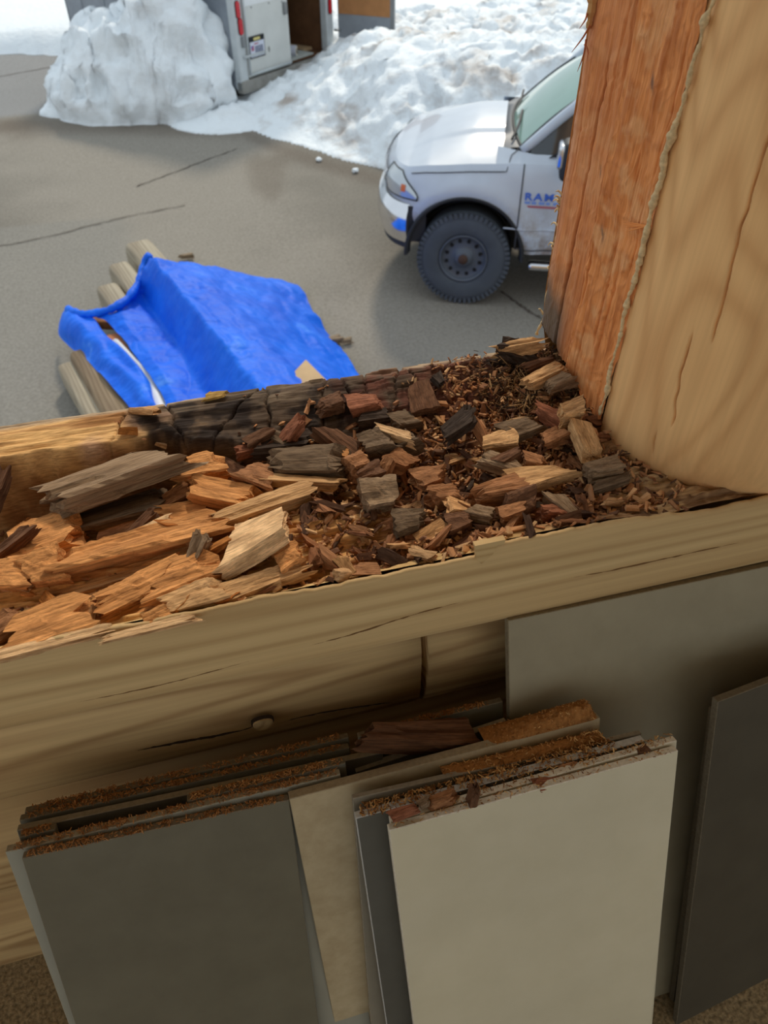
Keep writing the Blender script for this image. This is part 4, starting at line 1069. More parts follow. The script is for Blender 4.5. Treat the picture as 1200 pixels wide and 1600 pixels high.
def tchip(A, B, Y, W, H, color, label, roll=0, s=900, up=.0, jag=.12):
    p, q = ony(*A, Y), ony(*B, Y)
    L = np.linalg.norm(q - p); ex = (q - p) / L
    ey = np.cross((0, 0, 1.0), ex); ey /= np.linalg.norm(ey) + 1e-9; ez = np.cross(ex, ey)
    r_ = radians(roll); ey, ez = ey * cos(r_) + ez * sin(r_), ez * cos(r_) - ey * sin(r_)
    o = bpy.data.objects.new('wood_chunk', mesh('wood_chunk', *chunk(L, W, H, s, jag=jag), m_chip)); COL.objects.link(o)
    m = Matrix.Identity(4); c = (p + q) / 2 + np.array([0, 0, up])
    for i in range(3): m[i][0], m[i][1], m[i][2], m[i][3] = ex[i], ey[i], ez[i], c[i]
    o.matrix_world = m; o.color = color
    return tag(o, label, 'wood piece')
tchip((574, 1150), (726, 1148), .368, .026, .040, (*lin(104, 68, 42), 1), 'long brown wood block resting across the tile tops', roll=12, s=901, jag=.08)
tchip((612, 1276), (650, 1262), .288, .010, .010, RED, 'reddish chip at the left end of the off-white tile edges', s=902)
tchip((672, 1258), (708, 1246), .293, .012, .014, BRN, 'brown chip between the reddish chip and the dark upright chip', s=903)
tchip((734, 1262), (742, 1234), .286, .013, .009, DBR, 'dark brown chip standing upright on the off-white tile edge', s=904)
tchip((838, 1228), (890, 1218), .286, .012, .007, RED, 'long reddish sliver in the middle of the off-white tile edges', s=905)
tchip((876, 1206), (902, 1196), .296, .010, .010, BRN, 'brown chip behind the long reddish sliver', s=906)
tchip((996, 1176), (1012, 1170), .292, .008, .007, DBR, 'dark crumb near the right end of the off-white tiles', s=907)
tchip((655, 1258), (670, 1250), .295, .008, .008, GREY, 'grey nugget beside the brown chip on the off-white tiles', s=908)

# ------------------------------------------------------------------ pickup truck
ta = np.array([-0.915, 0.402]); tn = np.array([-0.402, -0.915])
wc = np.array([2.42, 6.19])
tloc = wc - tn * 1.0
TRZ = atan2(ta[1], ta[0])
truck = thing('pickup_truck', 'white pickup truck with black wheels parked in front of the snow bank', 'truck', (tloc[0], tloc[1], 0), TRZ)
def tmat(name, c, rough, metal=0., spec=.5, coat=0.):
    m = plain(name, c, rough, spec, metal, var=.04)
    m.node_tree.nodes['Principled BSDF'].inputs['Coat Weight'].default_value = coat
    return m
m_paint = tmat('white_truck_paint', lin(186, 196, 209), .35, 0, .5, .5)
_nt = m_paint.node_tree; _b = _nt.nodes['Principled BSDF']
_src = _b.inputs['Base Color'].links[0].from_socket
_sx = N(_nt, 'ShaderNodeSeparateXYZ'); _nt.links.new(coords(_nt), _sx.inputs[0])
_mr = N(_nt, 'ShaderNodeMapRange', i_From_Min=1.02, i_From_Max=.62); _nt.links.new(_sx.outputs[2], _mr.inputs[0])
_nn = N(_nt, 'ShaderNodeTexNoise', i_Scale=7.0, i_Detail=8.0, i_Roughness=.75); _nt.links.new(coords(_nt), _nn.inputs['Vector'])
_rr = ramp(_nt, [(.42, (0, 0, 0)), (.62, (1, 1, 1))]); _nt.links.new(_nn.outputs[0], _rr.inputs[0])
_mm = N(_nt, 'ShaderNodeMath', operation='MULTIPLY'); _nt.links.new(_mr.outputs[0], _mm.inputs[0]); _nt.links.new(_rr.outputs[0], _mm.inputs[1])
_nt.links.new(mixc(_nt, _mm.outputs[0], _src, lin(140, 124, 112)), _b.inputs['Base Color'])   # road dirt on the lower panels
m_chrome = tmat('chrome', lin(215, 216, 220), .16, 1.0)
m_blk = tmat('black_plastic', lin(38, 40, 44), .6)
m_rub = plain('tire_rubber', lin(78, 84, 92), .85, .2, bmp=.2)
m_rim = tmat('charcoal_rim', lin(88, 95, 106), .5, .3)
m_hole = tmat('rim_hole_black', lin(16, 17, 20), .8)
m_gls = tmat('windshield_glass', lin(128, 158, 150), .08, 0, .8)
m_gld = tmat('side_glass', lin(40, 46, 52), .08, 0, .8)
m_gap = tmat('panel_gap', lin(70, 72, 78), .8)
m_lens = tmat('headlight_lens', lin(190, 196, 198), .1, .4, .8)
m_amb = tmat('amber_lens', lin(214, 110, 62), .2)
def TP(name, VF, m, parent=truck, smooth=True, label=None): return mk(name, VF, m, parent, smooth=smooth, local=True, label=label)
NS = 260
plan = crv([(-4.75, .96), (-3.8, 1.0), (-2.4, 1.0), (-1.2, 1.0), (-.55, 1.0), (0, 1.0), (.30, .985), (.50, .94), (.64, .85), (.735, .70), (.80, .48), (.835, .24), (.845, 0)], NS)
pnm = np.gradient(plan, axis=0); pnm = np.stack([-pnm[:, 1], pnm[:, 0]], -1); pnm /= np.linalg.norm(pnm, axis=1)[:, None]
pnm *= np.sign(pnm[NS // 3, 1])
ztop = np.interp(plan[:, 0], [-4.75, -1.2, -.4, 0, .4, .65, .85], [1.30, 1.29, 1.285, 1.265, 1.225, 1.175, 1.15])
ztop = np.where(plan[:, 0] > .6, np.interp(plan[:, 1], [0, .5, .9], [1.16, 1.165, 1.185]), ztop)
lv = np.concatenate([np.linspace(0, .8, 26), np.linspace(.83, 1, 10)])
ZB_ = .52
def side_pt(i, t, out=0.0):
    z = ZB_ + (ztop[i] - ZB_) * t
    ins = .05 * max(0, (.70 - z) / .18) ** 1.5 if z < .7 else 0
    tt = max(0, (z - .98) / (ztop[i] - .98 + 1e-6)); ins += .085 * tt ** 2.4
    if .55 < plan[i, 0]: ins += .0
    x, y = plan[i]
    rr = min(hypot(x, z - .47), hypot(x + 3.8, z - .47))
    ins -= .03 * math.exp(-((rr - .6) / .09) ** 2) * (1 if abs(pnm[i, 1]) > .8 else 0)
    p = plan[i] + pnm[i] * (out - ins)
    return np.array([p[0], p[1], z])
SP = np.array([[side_pt(i, t) for t in lv] for i in range(NS)])
def keep_faces(P, cond):
    V, F = grid(P); c = V[F].mean(1)
    return V, F[cond(c)]
arch = lambda c: (np.hypot(c[:, 0], c[:, 2] - .47) > .535) & (np.hypot(c[:, 0] + 3.8, c[:, 2] - .47) > .535)
mir = np.array([1, -1, 1])
i_door = int(np.argmin(np.abs(plan[:NS // 2 + 60, 0] + .47))); i_cab = int(np.argmin(np.abs(plan[:, 0] + 2.75)))
i_mid = int(np.argmin(np.abs(plan[:, 0] + 1.65)))
for sgn in (1, -1):
    S_ = SP * (mir if sgn < 0 else 1)
    TP('fender', keep_faces(S_[i_door:], arch), m_paint)
    TP('front_door', keep_faces(S_[i_mid:i_door + 1], arch), m_paint)
    TP('rear_door', keep_faces(S_[i_cab:i_mid + 1], arch), m_paint)
    TP('bed_side', keep_faces(S_[:i_cab + 1], arch), m_paint)
# hood between the two shoulder lines
i_h = int(np.argmin(np.abs(plan[:, 0] + .27)))
HL = SP[i_h:, -1]
nu = 61; rows = []
for p in HL:
    ys = np.linspace(1, -1, nu)
    ft = sstep(.86, -.1, p[0])
    zz = p[2] + (.135 * ft + .02) * (1 - np.abs(ys) ** 2.2) + .022 * sstep(.62, .52, np.abs(ys * p[1]) / .78) * ft
    dx = .07 * (1 - ys ** 2) * sstep(0, -.4, p[0])
    rows.append(np.stack([p[0] + dx * 0, ys * p[1], zz], -1))
HR = np.array(rows)
TP('hood', grid(HR), m_paint)
gl = tube(np.array([side_pt(i, .93, .006) for i in list(range(i_h - 2, NS - 42))][::-1] + [np.array([-.34, .86, 1.335]), np.array([-.40, .80, 1.372])]), .0045, 6)
TP('hood_seam', gl, m_gap)
rear = np.stack([HR[0], HR[0] + np.stack([-.06 - .10 * np.abs(np.linspace(1, -1, nu)) ** 2, 0 * np.zeros(nu), .012 + 0 * np.zeros(nu)], -1) * 1.0], 0)
wb = np.stack([-.33 - .09 * np.abs(np.linspace(1, -1, nu)) ** 2.2, np.linspace(.76, -.76, nu), 1.41 - .035 * np.abs(np.linspace(1, -1, nu)) ** 2], -1)
TP('cowl_panel', grid(np.stack([HR[0] + [0, 0, -.004], wb + [.09, 0, -.012], wb], 0)), tmat('cowl_grey', lin(96, 100, 106), .5))
wt = np.stack([-1.06 - .10 * np.abs(np.linspace(1, -1, nu)) ** 2, np.linspace(.64, -.64, nu), 1.965 - .04 * np.abs(np.linspace(1, -1, nu)) ** 2], -1)
WS = np.stack([wb * (1 - t) + wt * t + np.array([.03, 0, .03]) * sin(pi * t) for t in np.linspace(0, 1, 14)], 0)
TP('windshield', grid(WS), m_gls)
TP('windshield_seal', tube(np.vstack([WS[::-1, 0], WS[0, 1:-1:3], WS[:, -1]]) + [0.006, 0, .004], .012, 6), m_blk)
for y0, y1 in ((.66, .12), (-.05, -.55)):
    a_ = np.array([-.36, y0, 1.40]); b_ = np.array([-.42, y1, 1.47])
    TP('wiper', tube(crv([a_ + [0.03, 0, 0], (a_ + b_) / 2 + [.01, 0, .02], b_ + [.02, 0, .02]], 10), .011, 6), m_blk)
rf = np.array([wt + np.array([-.25 * k, 0, .03 * sin(pi * (k + .8) / 6)]) for k in range(6)])
TP('roof', grid(rf), m_paint)
TP('cab_back', grid(np.stack([rf[-1], np.stack([np.full(nu, -2.75), np.linspace(.86, -.86, nu), np.full(nu, 1.3)], -1), np.stack([np.full(nu, -2.78), np.linspace(.9, -.9, nu), np.full(nu, .6)], -1)], 0)), m_paint)
for s in (1, -1):
    pil = np.array([wb[0], wt[0]]) * [1, s, 1]
    TP('pillar', tube(crv([pil[0] + [-.01, .02 * s, -.03], (pil[0] + pil[1]) / 2 + [.0, .03 * s, .02], pil[1] + [0, .005 * s, 0], rf[3][0] * [1, s, 1], rf[-1][0] * [1, s, 1], (-2.75, .84 * s, 1.32)], 40), .045, 8), m_paint)
    k0 = i_h
    belt = np.array([[SP[i, -1] * [1, s, 1], np.array([SP[i, -1][0], (.845) * s, 1.345 if SP[i, 0, 0] > -2.7 else 1.31])] for i in range(i_cab, i_h + 3)])
    belt[-14:, 1, 1] = np.linspace(.845, .76, 14) * s; belt[-14:, 1, 2] = np.linspace(1.345, 1.375, 14)
    TP('belt_panel', grid(belt), m_paint)
    xs_ = np.linspace(-.50, -2.7, 30)
    wx = np.array([[(x, .845 * s, 1.335), (x, (np.interp(-x, [.5, 1.16, 2.7], [.79, .665, .665])) * s, np.interp(-x, [.5, 1.14, 2.6, 2.7], [1.385, 1.915, 1.93, 1.85]))] for x in xs_])
    TP('side_window', grid(wx), m_gld)
    bd = np.array([[SP[i, -1] * [1, s, 1], SP[i, -1] * [1, s, 1] * [1, .93, 1], SP[i, -1] * [1, s, 1] * [1, .92, .62]] for i in range(0, i_cab + 1)])
    TP('bed_rail', grid(bd), m_paint)
TP('bed_floor', box(-4.72, -2.78, -.9, .9, .74, .80), m_blk, smooth=False)
TP('tailgate', bbox(-4.80, -4.72, -.94, .94, .62, 1.30, .02), m_paint, smooth=False)
TP('underbody', box(-4.6, .55, -.72, .72, .46, .70), m_blk, smooth=False)
# door gaps
TP('door_gap', tube(np.array([side_pt(i_door, t, .003) for t in np.linspace(.06, 1, 30)]), .006, 6), m_gap)
TP('door_gap', tube(np.array([side_pt(i, .06, .003) for i in range(i_mid, i_door + 1)]), .006, 6), m_gap)
TP('door_gap', tube(np.array([side_pt(i_mid, t, .003) for t in np.linspace(.06, 1, 30)]), .006, 6), m_gap)
TP('side_moulding', tube(np.array([side_pt(i, .32, .004) for i in range(i_mid, i_door + 6)]), .007, 6), m_paint)
# flared arches, wheel wells, wheels
for xw in (0, -3.8):
    for s in (1, -1):
        an = np.linspace(radians(-1), radians(181), 60)
        ring = []
        for a in an:
            c, z = cos(a), sin(a)
            ring.append([(xw + .505 * c, .93 * s, .47 + .505 * z), (xw + .522 * c, 1.02 * s, .47 + .522 * z), (xw + .548 * c, 1.034 * s, .47 + .548 * z), (xw + .556 * c, 1.0 * s, .47 + .556 * z)])
        TP('arch_flare', grid(ring), m_blk)
        well = [[(xw + .52 * cos(a), y * s, .47 + .52 * sin(a)) for y in (.98, .8, .55)] for a in an]
        TP('wheel_well', grid(well), m_hole)
    for s in (1, -1):
        y0 = .70 if s > 0 else -.70
        R0 = .4425
        prof_ = [(.215, .02), (.222, .0), (.225, .29), (.25, .305), (.30, .318), (.36, .318), (.405, .305), (.43, .275), (R0 - .012, .23), (R0 - .012, .09), (.43, .045), (.40, .01), (.34, 0), (.25, .01), (.215, .02)]
        V, F = lathe([(r_, h) for r_, h in prof_], 64)
        ti = TP('tire', (V * [1, s, 1] + [xw, y0, R0], F), m_rub)
        kn = []
        for k in range(56):
            a = 2 * pi * k / 56
            for row, (h, w_) in enumerate(((.275, .06), (.20, .06), (.12, .06), (.045, .06))):
                aa = a + (row % 2) * pi / 56
                ex_ = np.array([-sin(aa), 0, cos(aa)]); er = np.array([cos(aa), 0, sin(aa)])
                vv, ff = box(-.017, .017, -w_ / 2, w_ / 2, R0 - .03, R0)
                kn.append((np.outer(vv[:, 0], ex_) + np.outer(vv[:, 1], (0, 1, 0)) + np.outer(vv[:, 2], er), ff))
            aa = a; ex_ = np.array([-sin(aa), 0, cos(aa)]); er = np.array([cos(aa), 0, sin(aa)])
            vv, ff = box(-.014, .014, .285, .318, .385, .432)
            kn.append((np.outer(vv[:, 0], ex_) + np.outer(vv[:, 1], (0, 1, 0)) + np.outer(vv[:, 2], er), ff))
        kv, kf = cat(kn)
        TP('tread', (kv * [1, s, 1] + [xw, y0, R0], kf), m_rub, ti, smooth=False)['kind'] = 'stuff'
        V, F = lathe([(.225, .29), (.222, .30), (.208, .296), (.200, .262), (.19, .25), (.10, .262), (.085, .27), (.075, .29), (.045, .30), (0.001, .302)], 64)
        TP('rim', (V * [1, s, 1] + [xw, y0, R0], F), m_rim, ti)
        for k in range(12):
            a = 2 * pi * (k + .5) / 12
            er = np.array([cos(a), 0, sin(a)]); et = np.array([-sin(a), 0, cos(a)])
            pol = [(.019 * cos(q) * (1 + .3 * cos(q)), .017 * sin(q)) for q in np.linspace(0, 2 * pi, 14, endpoint=False)]
            V, F = prism(pol, er, et, (0, 1, 0), .006, er * .155 + np.array([0, .253, 0]))
            TP('rim_opening', (V * [1, s, 1] + [xw, y0, R0], F), m_hole, ti, smooth=False)
        V, F = lathe([(.045, .30), (.043, .315), (.02, .322), (.001, .323)], 24)
        TP('hub_cap', (V * [1, s, 1] + [xw, y0, R0], F), tmat('rusty_hub', lin(84, 62, 52), .7, .4) if 'rusty_hub' not in MATS else MATS['rusty_hub'], ti)
# bumper, grille, lights
def front_band(i0, i1, z0, z1, out, n=10, prof=None):
    P = []
    for i in range(i0, i1):
        P.append([(*(plan[i] + pnm[i] * (out + (prof(t) if prof else 0))), z0 + (z1 - z0) * t) for t in np.linspace(0, 1, n)])
    return np.array(P)
ib = int(np.argmin(np.hypot(plan[:, 0] - .50, plan[:, 1] - .94)))
for s in (1, -1):
    TP('bumper', grid(front_band(ib, NS, .56, .90, .05, 12, lambda t: .035 * sin(pi * min(1, t * 1.05)) - .05 * max(0, t - .8) * 5 * .6) * (1, s, 1)), m_chrome)
    TP('bumper_end', grid(np.stack([front_band(ib, ib + 2, .56, .90, .05, 12)[0] * (1, s, 1), front_band(ib - 6, ib, .60, .88, -.02, 12)[0] * (1, s, 1)], 0)), m_blk)
    TP('valance', grid(front_band(ib, NS, .50, .57, .03, 3) * (1, s, 1)), m_blk)
    i1, i2 = ib + 1, int(np.argmin(np.hypot(plan[:, 0] - .77, plan[:, 1] - .6)))
    hl = []
    for i in range(i1 - 4, i2):
        f = (i - i1 + 4) / (i2 - i1 + 3)
        zb0, zt0 = .93 + .02 * (1 - f), .985 + (1.15 - .985) * min(1, f * 2.2) ** .8
        hl.append([side_pt(i, (zb0 + (zt0 - zb0) * t - ZB_) / (ztop[i] - ZB_), .008 + .012 * sin(pi * t)) * (1, s, 1) for t in np.linspace(0, 1, 8)])
    h_ = TP('headlight', grid(np.array(hl)), m_lens)
    TP('headlight_rim', tube(np.vstack([np.array(hl)[:, 0], np.array(hl)[-1, 1:], np.array(hl)[::-1, -1][1:], np.array(hl)[0, ::-1][1:]]), .006, 6), m_blk, h_)
    am = [[side_pt(i, (z - ZB_) / (ztop[i] - ZB_), .022) * (1, s, 1) for z in np.linspace(1.0, 1.06, 4)] for i in range(i1 + 1, i1 + 4)]
    TP('turn_signal', grid(np.array(am)), m_amb, h_)
    TP('grille', grid(front_band(i2, NS, .93, 1.09, -.004, 6) * (1, s, 1)), m_blk)
    for z in (.96, 1.01, 1.06):
        TP('grille_bar', tube(np.array([(*(plan[i] + pnm[i] * .0), z) for i in range(i2, NS)]) * (1, s, 1), .012, 6), m_chrome)
# step bar, mirror, emblem, lettering
for s in (1, -1):
    TP('step_bar', xf(bbox(-2.6, -.60, -.055, .055, -.035, .035, .03, 3), (0, 1.0 * s, .43)), m_chrome)
    arm = TP('mirror_arm', tube(crv([(-.78, .90 * s, 1.33), (-.80, 1.0 * s, 1.36), (-.80, 1.08 * s, 1.38)], 8), .03, 8), m_blk)
    V, F = bbox(-.065, .065, -.11, .11, -.15, .15, .05, 4)
    TP('mirror', (V * [1, 1, 1] + [-.80, 1.17 * s, 1.42], F), m_blk)
    V, F = bbox(-.012, .05, -.10, .10, -.13, .06, .03, 3)
    TP('mirror_shell', (V + [-.755, 1.165 * s, 1.49], F), m_chrome)
TP('mirror_gusset', prism([(0, 0), (-.24, .02), (-.20, .13)], (1, 0, 0), (0, 0, 1), (0, 1, 0), .012, (-.66, .865, 1.335)), m_blk, smooth=False)
m_blue = plain('blue_badge', lin(70, 110, 205), .4, var=.03); m_red = plain('red_badge', lin(168, 92, 104), .5, var=.03); m_slv = plain('silver_badge', lin(196, 200, 208), .4, var=.05)
def side_text(txt, x, z, size, m, name):
    cu = bpy.data.curves.new(name, 'FONT'); cu.body = txt; cu.size = size; cu.extrude = .002; cu.align_x = 'LEFT'
    cu.space_character = 1.25; cu.offset = size * .03
    o = bpy.data.objects.new(name, cu); COL.objects.link(o)
    dg = bpy.context.evaluated_depsgraph_get(); me = bpy.data.meshes.new_from_object(o.evaluated_get(dg))
    V = np.array([v.co[:] for v in me.vertices]); F = [list(p.vertices) for p in me.polygons]
    bpy.data.objects.remove(o)
    V = np.stack([x - V[:, 0] * 1.3, 1.004 + V[:, 2], z + V[:, 1]], -1)
    TP(name, (V, F), m, smooth=False)
side_text('RAM', -.49, 1.02, .085, m_blue, 'lettering')
for k, w_ in enumerate((.05, .04, .05, .035, .045)):
    TP('small_lettering', box(-.495 - k * .062 - w_, -.495 - k * .062, 1.0, 1.005, .985, 1.008), plain('pale_blue_badge', lin(120, 150, 215), .4, var=.03) if 'pale_blue_badge' not in MATS else MATS['pale_blue_badge'], smooth=False)
TP('badge_stripe', box(-.82, -.49, .999, 1.005, .955, .972), m_red, smooth=False)
TP('badge_stripe', box(-.455, -.335, .999, 1.006, .975, .986), m_red, smooth=False)
TP('emblem', prism([(0, 0), (-.05, 0), (-.055, .05), (-.03, .06), (-.02, .03), (0, .05)], (1, 0, 0), (0, 0, 1), (0, 1, 0), .007, (-.375, .999, .988)), m_slv, smooth=False)
TP('emblem_disc', prism([(.016 * cos(q), .02 * sin(q)) for q in np.linspace(0, 2 * pi, 16, endpoint=False)], (1, 0, 0), (0, 0, 1), (0, 1, 0), .009, (-.385, .999, 1.02)), plain('grey_blue_badge', lin(120, 132, 172), .5), smooth=False)

# ------------------------------------------------------------------ cargo trailer
trl = thing('cargo_trailer', 'grey-white enclosed cargo trailer with its right rear door swung open', 'trailer', (TR0[0], TR0[1], 0), TRA)
m_alu = plain('trailer_side_aluminium', lin(150, 156, 164), .45, .5, .55, var=.08)
m_tw = plain('trailer_white_panel', lin(206, 208, 204), .55, .4, var=.06, scale=3)
m_tf = plain('trailer_frame_white', lin(190, 196, 198), .5, .4, var=.08)
m_td = plain('trailer_dirty_sill', lin(140, 138, 132), .7, var=.2)
m_ply = plain('trailer_plywood', lin(112, 78, 52), .8, var=.25, scale=4)
m_ply2 = plain('door_plywood', lin(168, 118, 74), .7, var=.15, scale=5)
m_tl = plain('red_tail_light', lin(196, 36, 48), .25, .5, var=.05)
m_met = plain('dull_metal', lin(140, 142, 144), .4, .5, .8, var=.1)
m_dk = plain('dark_rubber', lin(36, 40, 42), .7)
def RP(name, VF, m, parent=trl, smooth=False, label=None): return mk(name, VF, m, parent, smooth=smooth, local=True, label=label)
W_, Hh = 2.30, 2.35
RP('side_wall', box(0, .03, .05, TRL, .30, Hh), m_alu)
RP('side_wall', box(W_ - .03, W_, .05, TRL, .30, Hh), m_alu)
RP('front_wall', box(0, W_, TRL - .03, TRL, .30, Hh), m_alu)
RP('roof', bbox(-.02, W_ + .02, -.02, TRL + .02, Hh, Hh + .06, .02), m_alu)
RP('floor_deck', box(.03, W_ - .03, .02, TRL - .03, .36, .42), m_ply)
RP('lining', box(W_ - .05, W_ - .03, .08, TRL - .05, .42, Hh), m_ply)
RP('lining', box(.03, .05, .08, TRL - .05, .42, Hh), m_ply)
RP('lining', box(.05, W_ - .05, TRL - .06, TRL - .03, .42, Hh), m_ply)
for k in range(6): RP('side_rib', box(-.008, 0, .55 + k * .58, .57 + k * .58, .32, Hh), m_alu)
for x0, x1 in ((-.03, .14), (W_ - .15, W_ + .03)):
    RP('corner_post', bbox(x0, x1, -.04, .10, .28, Hh, .02), m_tf)
RP('header', bbox(0, W_, -.03, .08, Hh - .18, Hh, .015), m_tf)
RP('rear_sill', bbox(-.03, W_ + .03, -.06, .08, .24, .42, .02), m_td)
RP('door', bbox(.15, 1.18, -.035, .0, .44, Hh - .2, .008), m_tw)
RP('upper_panel', box(.16, 1.17, -.04, -.03, 1.36, Hh - .22), plain('trailer_upper_panel', lin(226, 229, 230), .4, var=.03))
def pill(cx, cz, rx, rz, y0, y1):
    pol = [(cx + rx * cos(a), cz + (rz - rx) * (1 if sin(a) >= 0 else -1) + rx * sin(a)) for a in np.linspace(0, 2 * pi, 28, endpoint=False)]
    return prism(pol, (1, 0, 0), (0, 0, 1), (0, 1, 0), y1 - y0, (0, y0, 0))
for cx, cz in ((.045, 1.345), (.065, 1.13), (W_ - .06, 1.345), (W_ - .06, 1.09)):
    t_ = RP('tail_light', pill(cx, cz, .038, .105, -.065, -.035), m_tl)
    RP('light_gasket', pill(cx, cz, .048, .115, -.048, -.038), m_dk, t_)
# hinge rods, latch, plate
RP('lock_rod', tube([(.165, -.06, .50), (.165, -.06, 2.1)], .016, 8), m_tf, smooth=True)
RP('lock_rod', tube([(.06, -.065, .735), (.52, -.065, .735)], .018, 8), m_tf, smooth=True)
RP('lock_rod', tube([(.16, -.06, .48), (1.15, -.06, .48)], .018, 8), m_tf, smooth=True)
RP('latch', bbox(.05, .12, -.075, -.03, .86, 1.0, .01), m_met)
RP('latch', bbox(1.06, 1.13, -.075, -.03, 1.14, 1.30, .01), m_met)
for x, z in ((.35, 1.33), (.75, 1.33), (1.05, 1.31)): RP('rivet', prism([(x + .012 * cos(a), z + .012 * sin(a)) for a in np.linspace(0, 2 * pi, 10, endpoint=False)], (1, 0, 0), (0, 0, 1), (0, -1, 0), .006, (0, -.035, 0)), m_met)
pf = RP('plate_frame', bbox(.19, .56, -.055, -.035, .68, .97, .012), m_dk)
RP('plate', box(.215, .535, -.060, -.054, .70, .90), plain('plate_white', lin(208, 212, 226), .5, var=.03), pf)
RP('plate_tag', box(.31, .45, -.061, -.054, .915, .95), plain('plate_yellow', lin(214, 200, 130), .5), pf)
m_pb = plain('plate_dark_print', lin(92, 100, 124), .6); m_pr = plain('plate_red_print', lin(176, 108, 128), .6); m_pl = plain('plate_blue_print', lin(86, 100, 176), .6)
for k in range(4): RP('plate_character', box(.325 + k * .046, .355 + k * .046, -.063, -.059, .755, .84), m_pb, pf)
RP('plate_emblem', box(.235, .295, -.063, -.059, .785, .85), m_pr, pf)
RP('plate_emblem', box(.235, .262, -.0645, -.06, .82, .85), m_pl, pf)
RP('plate_heading', box(.31, .40, -.063, -.059, .862, .880), m_pr, pf)
RP('door_dent', prism([(.66 + .02 * cos(a), .74 + .04 * sin(a)) for a in np.linspace(0, 2 * pi, 14, endpoint=False)], (1, 0, 0), (0, 0, 1), (0, -1, 0), .004, (0, -.035, 0)), m_td)
# open door: hinged at the right post and swung out
aa = radians(102); dx_, dy_ = -cos(aa), -sin(aa)
hx = W_ + .06
def OD(u, t, z): return np.array([hx + dx_ * u - dy_ * t, -.06 + dy_ * u + dx_ * t, z])
def odbox(u0, u1, t0, t1, z0, z1): return np.array([OD(u, t, z) for u in (u0, u1) for t in (t0, t1) for z in (z0, z1)]), box(0, 1, 0, 1, 0, 1)[1]
dr = RP('open_door', odbox(.05, 1.06, 0, .04, .44, 2.15), m_alu)
RP('door_lining', odbox(.07, 1.0, -.012, .045, .98, 2.1), m_ply2, dr)
RP('door_edge', odbox(1.0, 1.07, -.008, .048, .44, 2.15), m_met, dr)
RP('door_bolt', odbox(.93, .96, -.03, .0, 1.30, 1.34), m_met, dr)
RP('hinge', tube([(W_ + .03, -.05, .74), OD(.10, .0, .74)], .018, 8), m_met, smooth=True)
RP('hinge', tube([(W_ + .03, -.05, 1.7), OD(.10, .0, 1.7)], .018, 8), m_met, smooth=True)
for yy in (1.9,):
    for sx in (-.12, W_ + .12):
        V, F = lathe([(.12, -.1), (.28, -.1), (.33, -.07), (.33, .07), (.28, .1), (.12, .1), (.001, .1)], 32, 'y')
        V = np.stack([V[:, 1] + sx, V[:, 0] + yy, V[:, 2] + .33], -1)
        RP('trailer_wheel', (V, F), m_rub, smooth=True)
    RP('wheel_fender', tube(crv([(-.12, yy - .42, .45), (-.12, yy - .3, .72), (-.12, yy + .3, .72), (-.12, yy + .42, .45)], 24), .06, 8), m_tf, smooth=True)
# cargo lying inside
def W3(x, y, z): return np.array([*(TR0 + TRX * x + TRY * y), z])
def Wbox(x0, x1, y0, y1, z0, z1, b=.02):
    V, F = bbox(x0, x1, y0, y1, z0, z1, b)
    return np.array([W3(*v) for v in V]), F
m_burl = plain('burlap', lin(176, 150, 106), .95, var=.2, scale=20, bmp=.4)
V, F = lump((0, 0, 0), .30, 5, .55); mk('sack', (np.array([W3(1.68 + v[0] * 1.1, 1.2 + v[1], .56 + v[2]) for v in V]), F), m_burl, smooth=True, label='slumped tan sack lying inside the open trailer', cat='sack')
rl = thing('material_roll', 'grey-white roll with a hollow core lying on the trailer floor', 'roll', W3(1.5, .5, .43))
P0_, P1_ = W3(1.28, .85, .52), W3(1.62, .22, .52)
mk('roll_sheet', tube([P0_, P1_], .085, 20), plain('roll_grey', lin(176, 178, 188), .6, var=.1), rl, smooth=True)
mk('roll_core', tube([P1_ - (P1_ - P0_) * .02, P1_ + (P1_ - P0_) * .012], .04, 14), plain('roll_core_tan', lin(120, 106, 84), .8), rl)
mk('roll_rim', tube([P1_ - (P1_ - P0_) * .02, P1_ + (P1_ - P0_) * .006], .07, 18), plain('roll_rim_cream', lin(226, 222, 206), .7), rl)
mk('panel_offcut', Wbox(1.35, 1.95, .12, .6, .425, .455, .005), plain('pale_panel', lin(186, 192, 188), .7), label='pale flat panel offcut on the trailer floor under the roll', cat='panel')
mk('cardboard_flat', Wbox(1.97, 2.2, .35, .8, .425, .47, .005), plain('cardboard', lin(178, 150, 114), .9), label='flattened cardboard on the trailer floor right of the tan sack', cat='cardboard')
jk = np.array([[W3(1.20 + .10 * u + .02 * sin(8 * v), .28 + .05 * sin(5 * u + 4 * v), 2.0 - 1.06 * v - .1 * u * u) for u in np.linspace(0, 1, 8)] for v in np.linspace(0, 1, 20)])
V, F = grid(jk); V2 = V + np.array([*(TRY * .04), 0]); 
mk('yellow_jacket', cat([(V, F), (V2, F)]), plain('hi_vis_yellow', lin(216, 190, 30), .8), smooth=True, label='yellow cloth hanging just inside the trailer doorway', cat='jacket')
V, F = lump((0, 0, 0), .14, 9, .9); mk('yellow_bag', (np.array([W3(1.25 + v[0], 1.25 + v[1], .62 + v[2] * 1.4) for v in V]), F), MATS['hi_vis_yellow'], smooth=True, label='yellow bag on the trailer floor below the hanging yellow cloth', cat='bag')
mk('brown_box', Wbox(1.75, 2.2, 1.2, 1.8, .425, 1.0), plain('brown_box_card', lin(104, 72, 50), .9), label='brown box deep inside the open trailer', cat='box')
mk('blue_tape', xf(tube([(0, 0, 0), (.05, 0, 0)], .06, 14), W3(1.72, 3.6, 1.35)), plain('blue_roll', lin(70, 100, 150), .6), label='small blue object on the trailer back wall', cat='object')
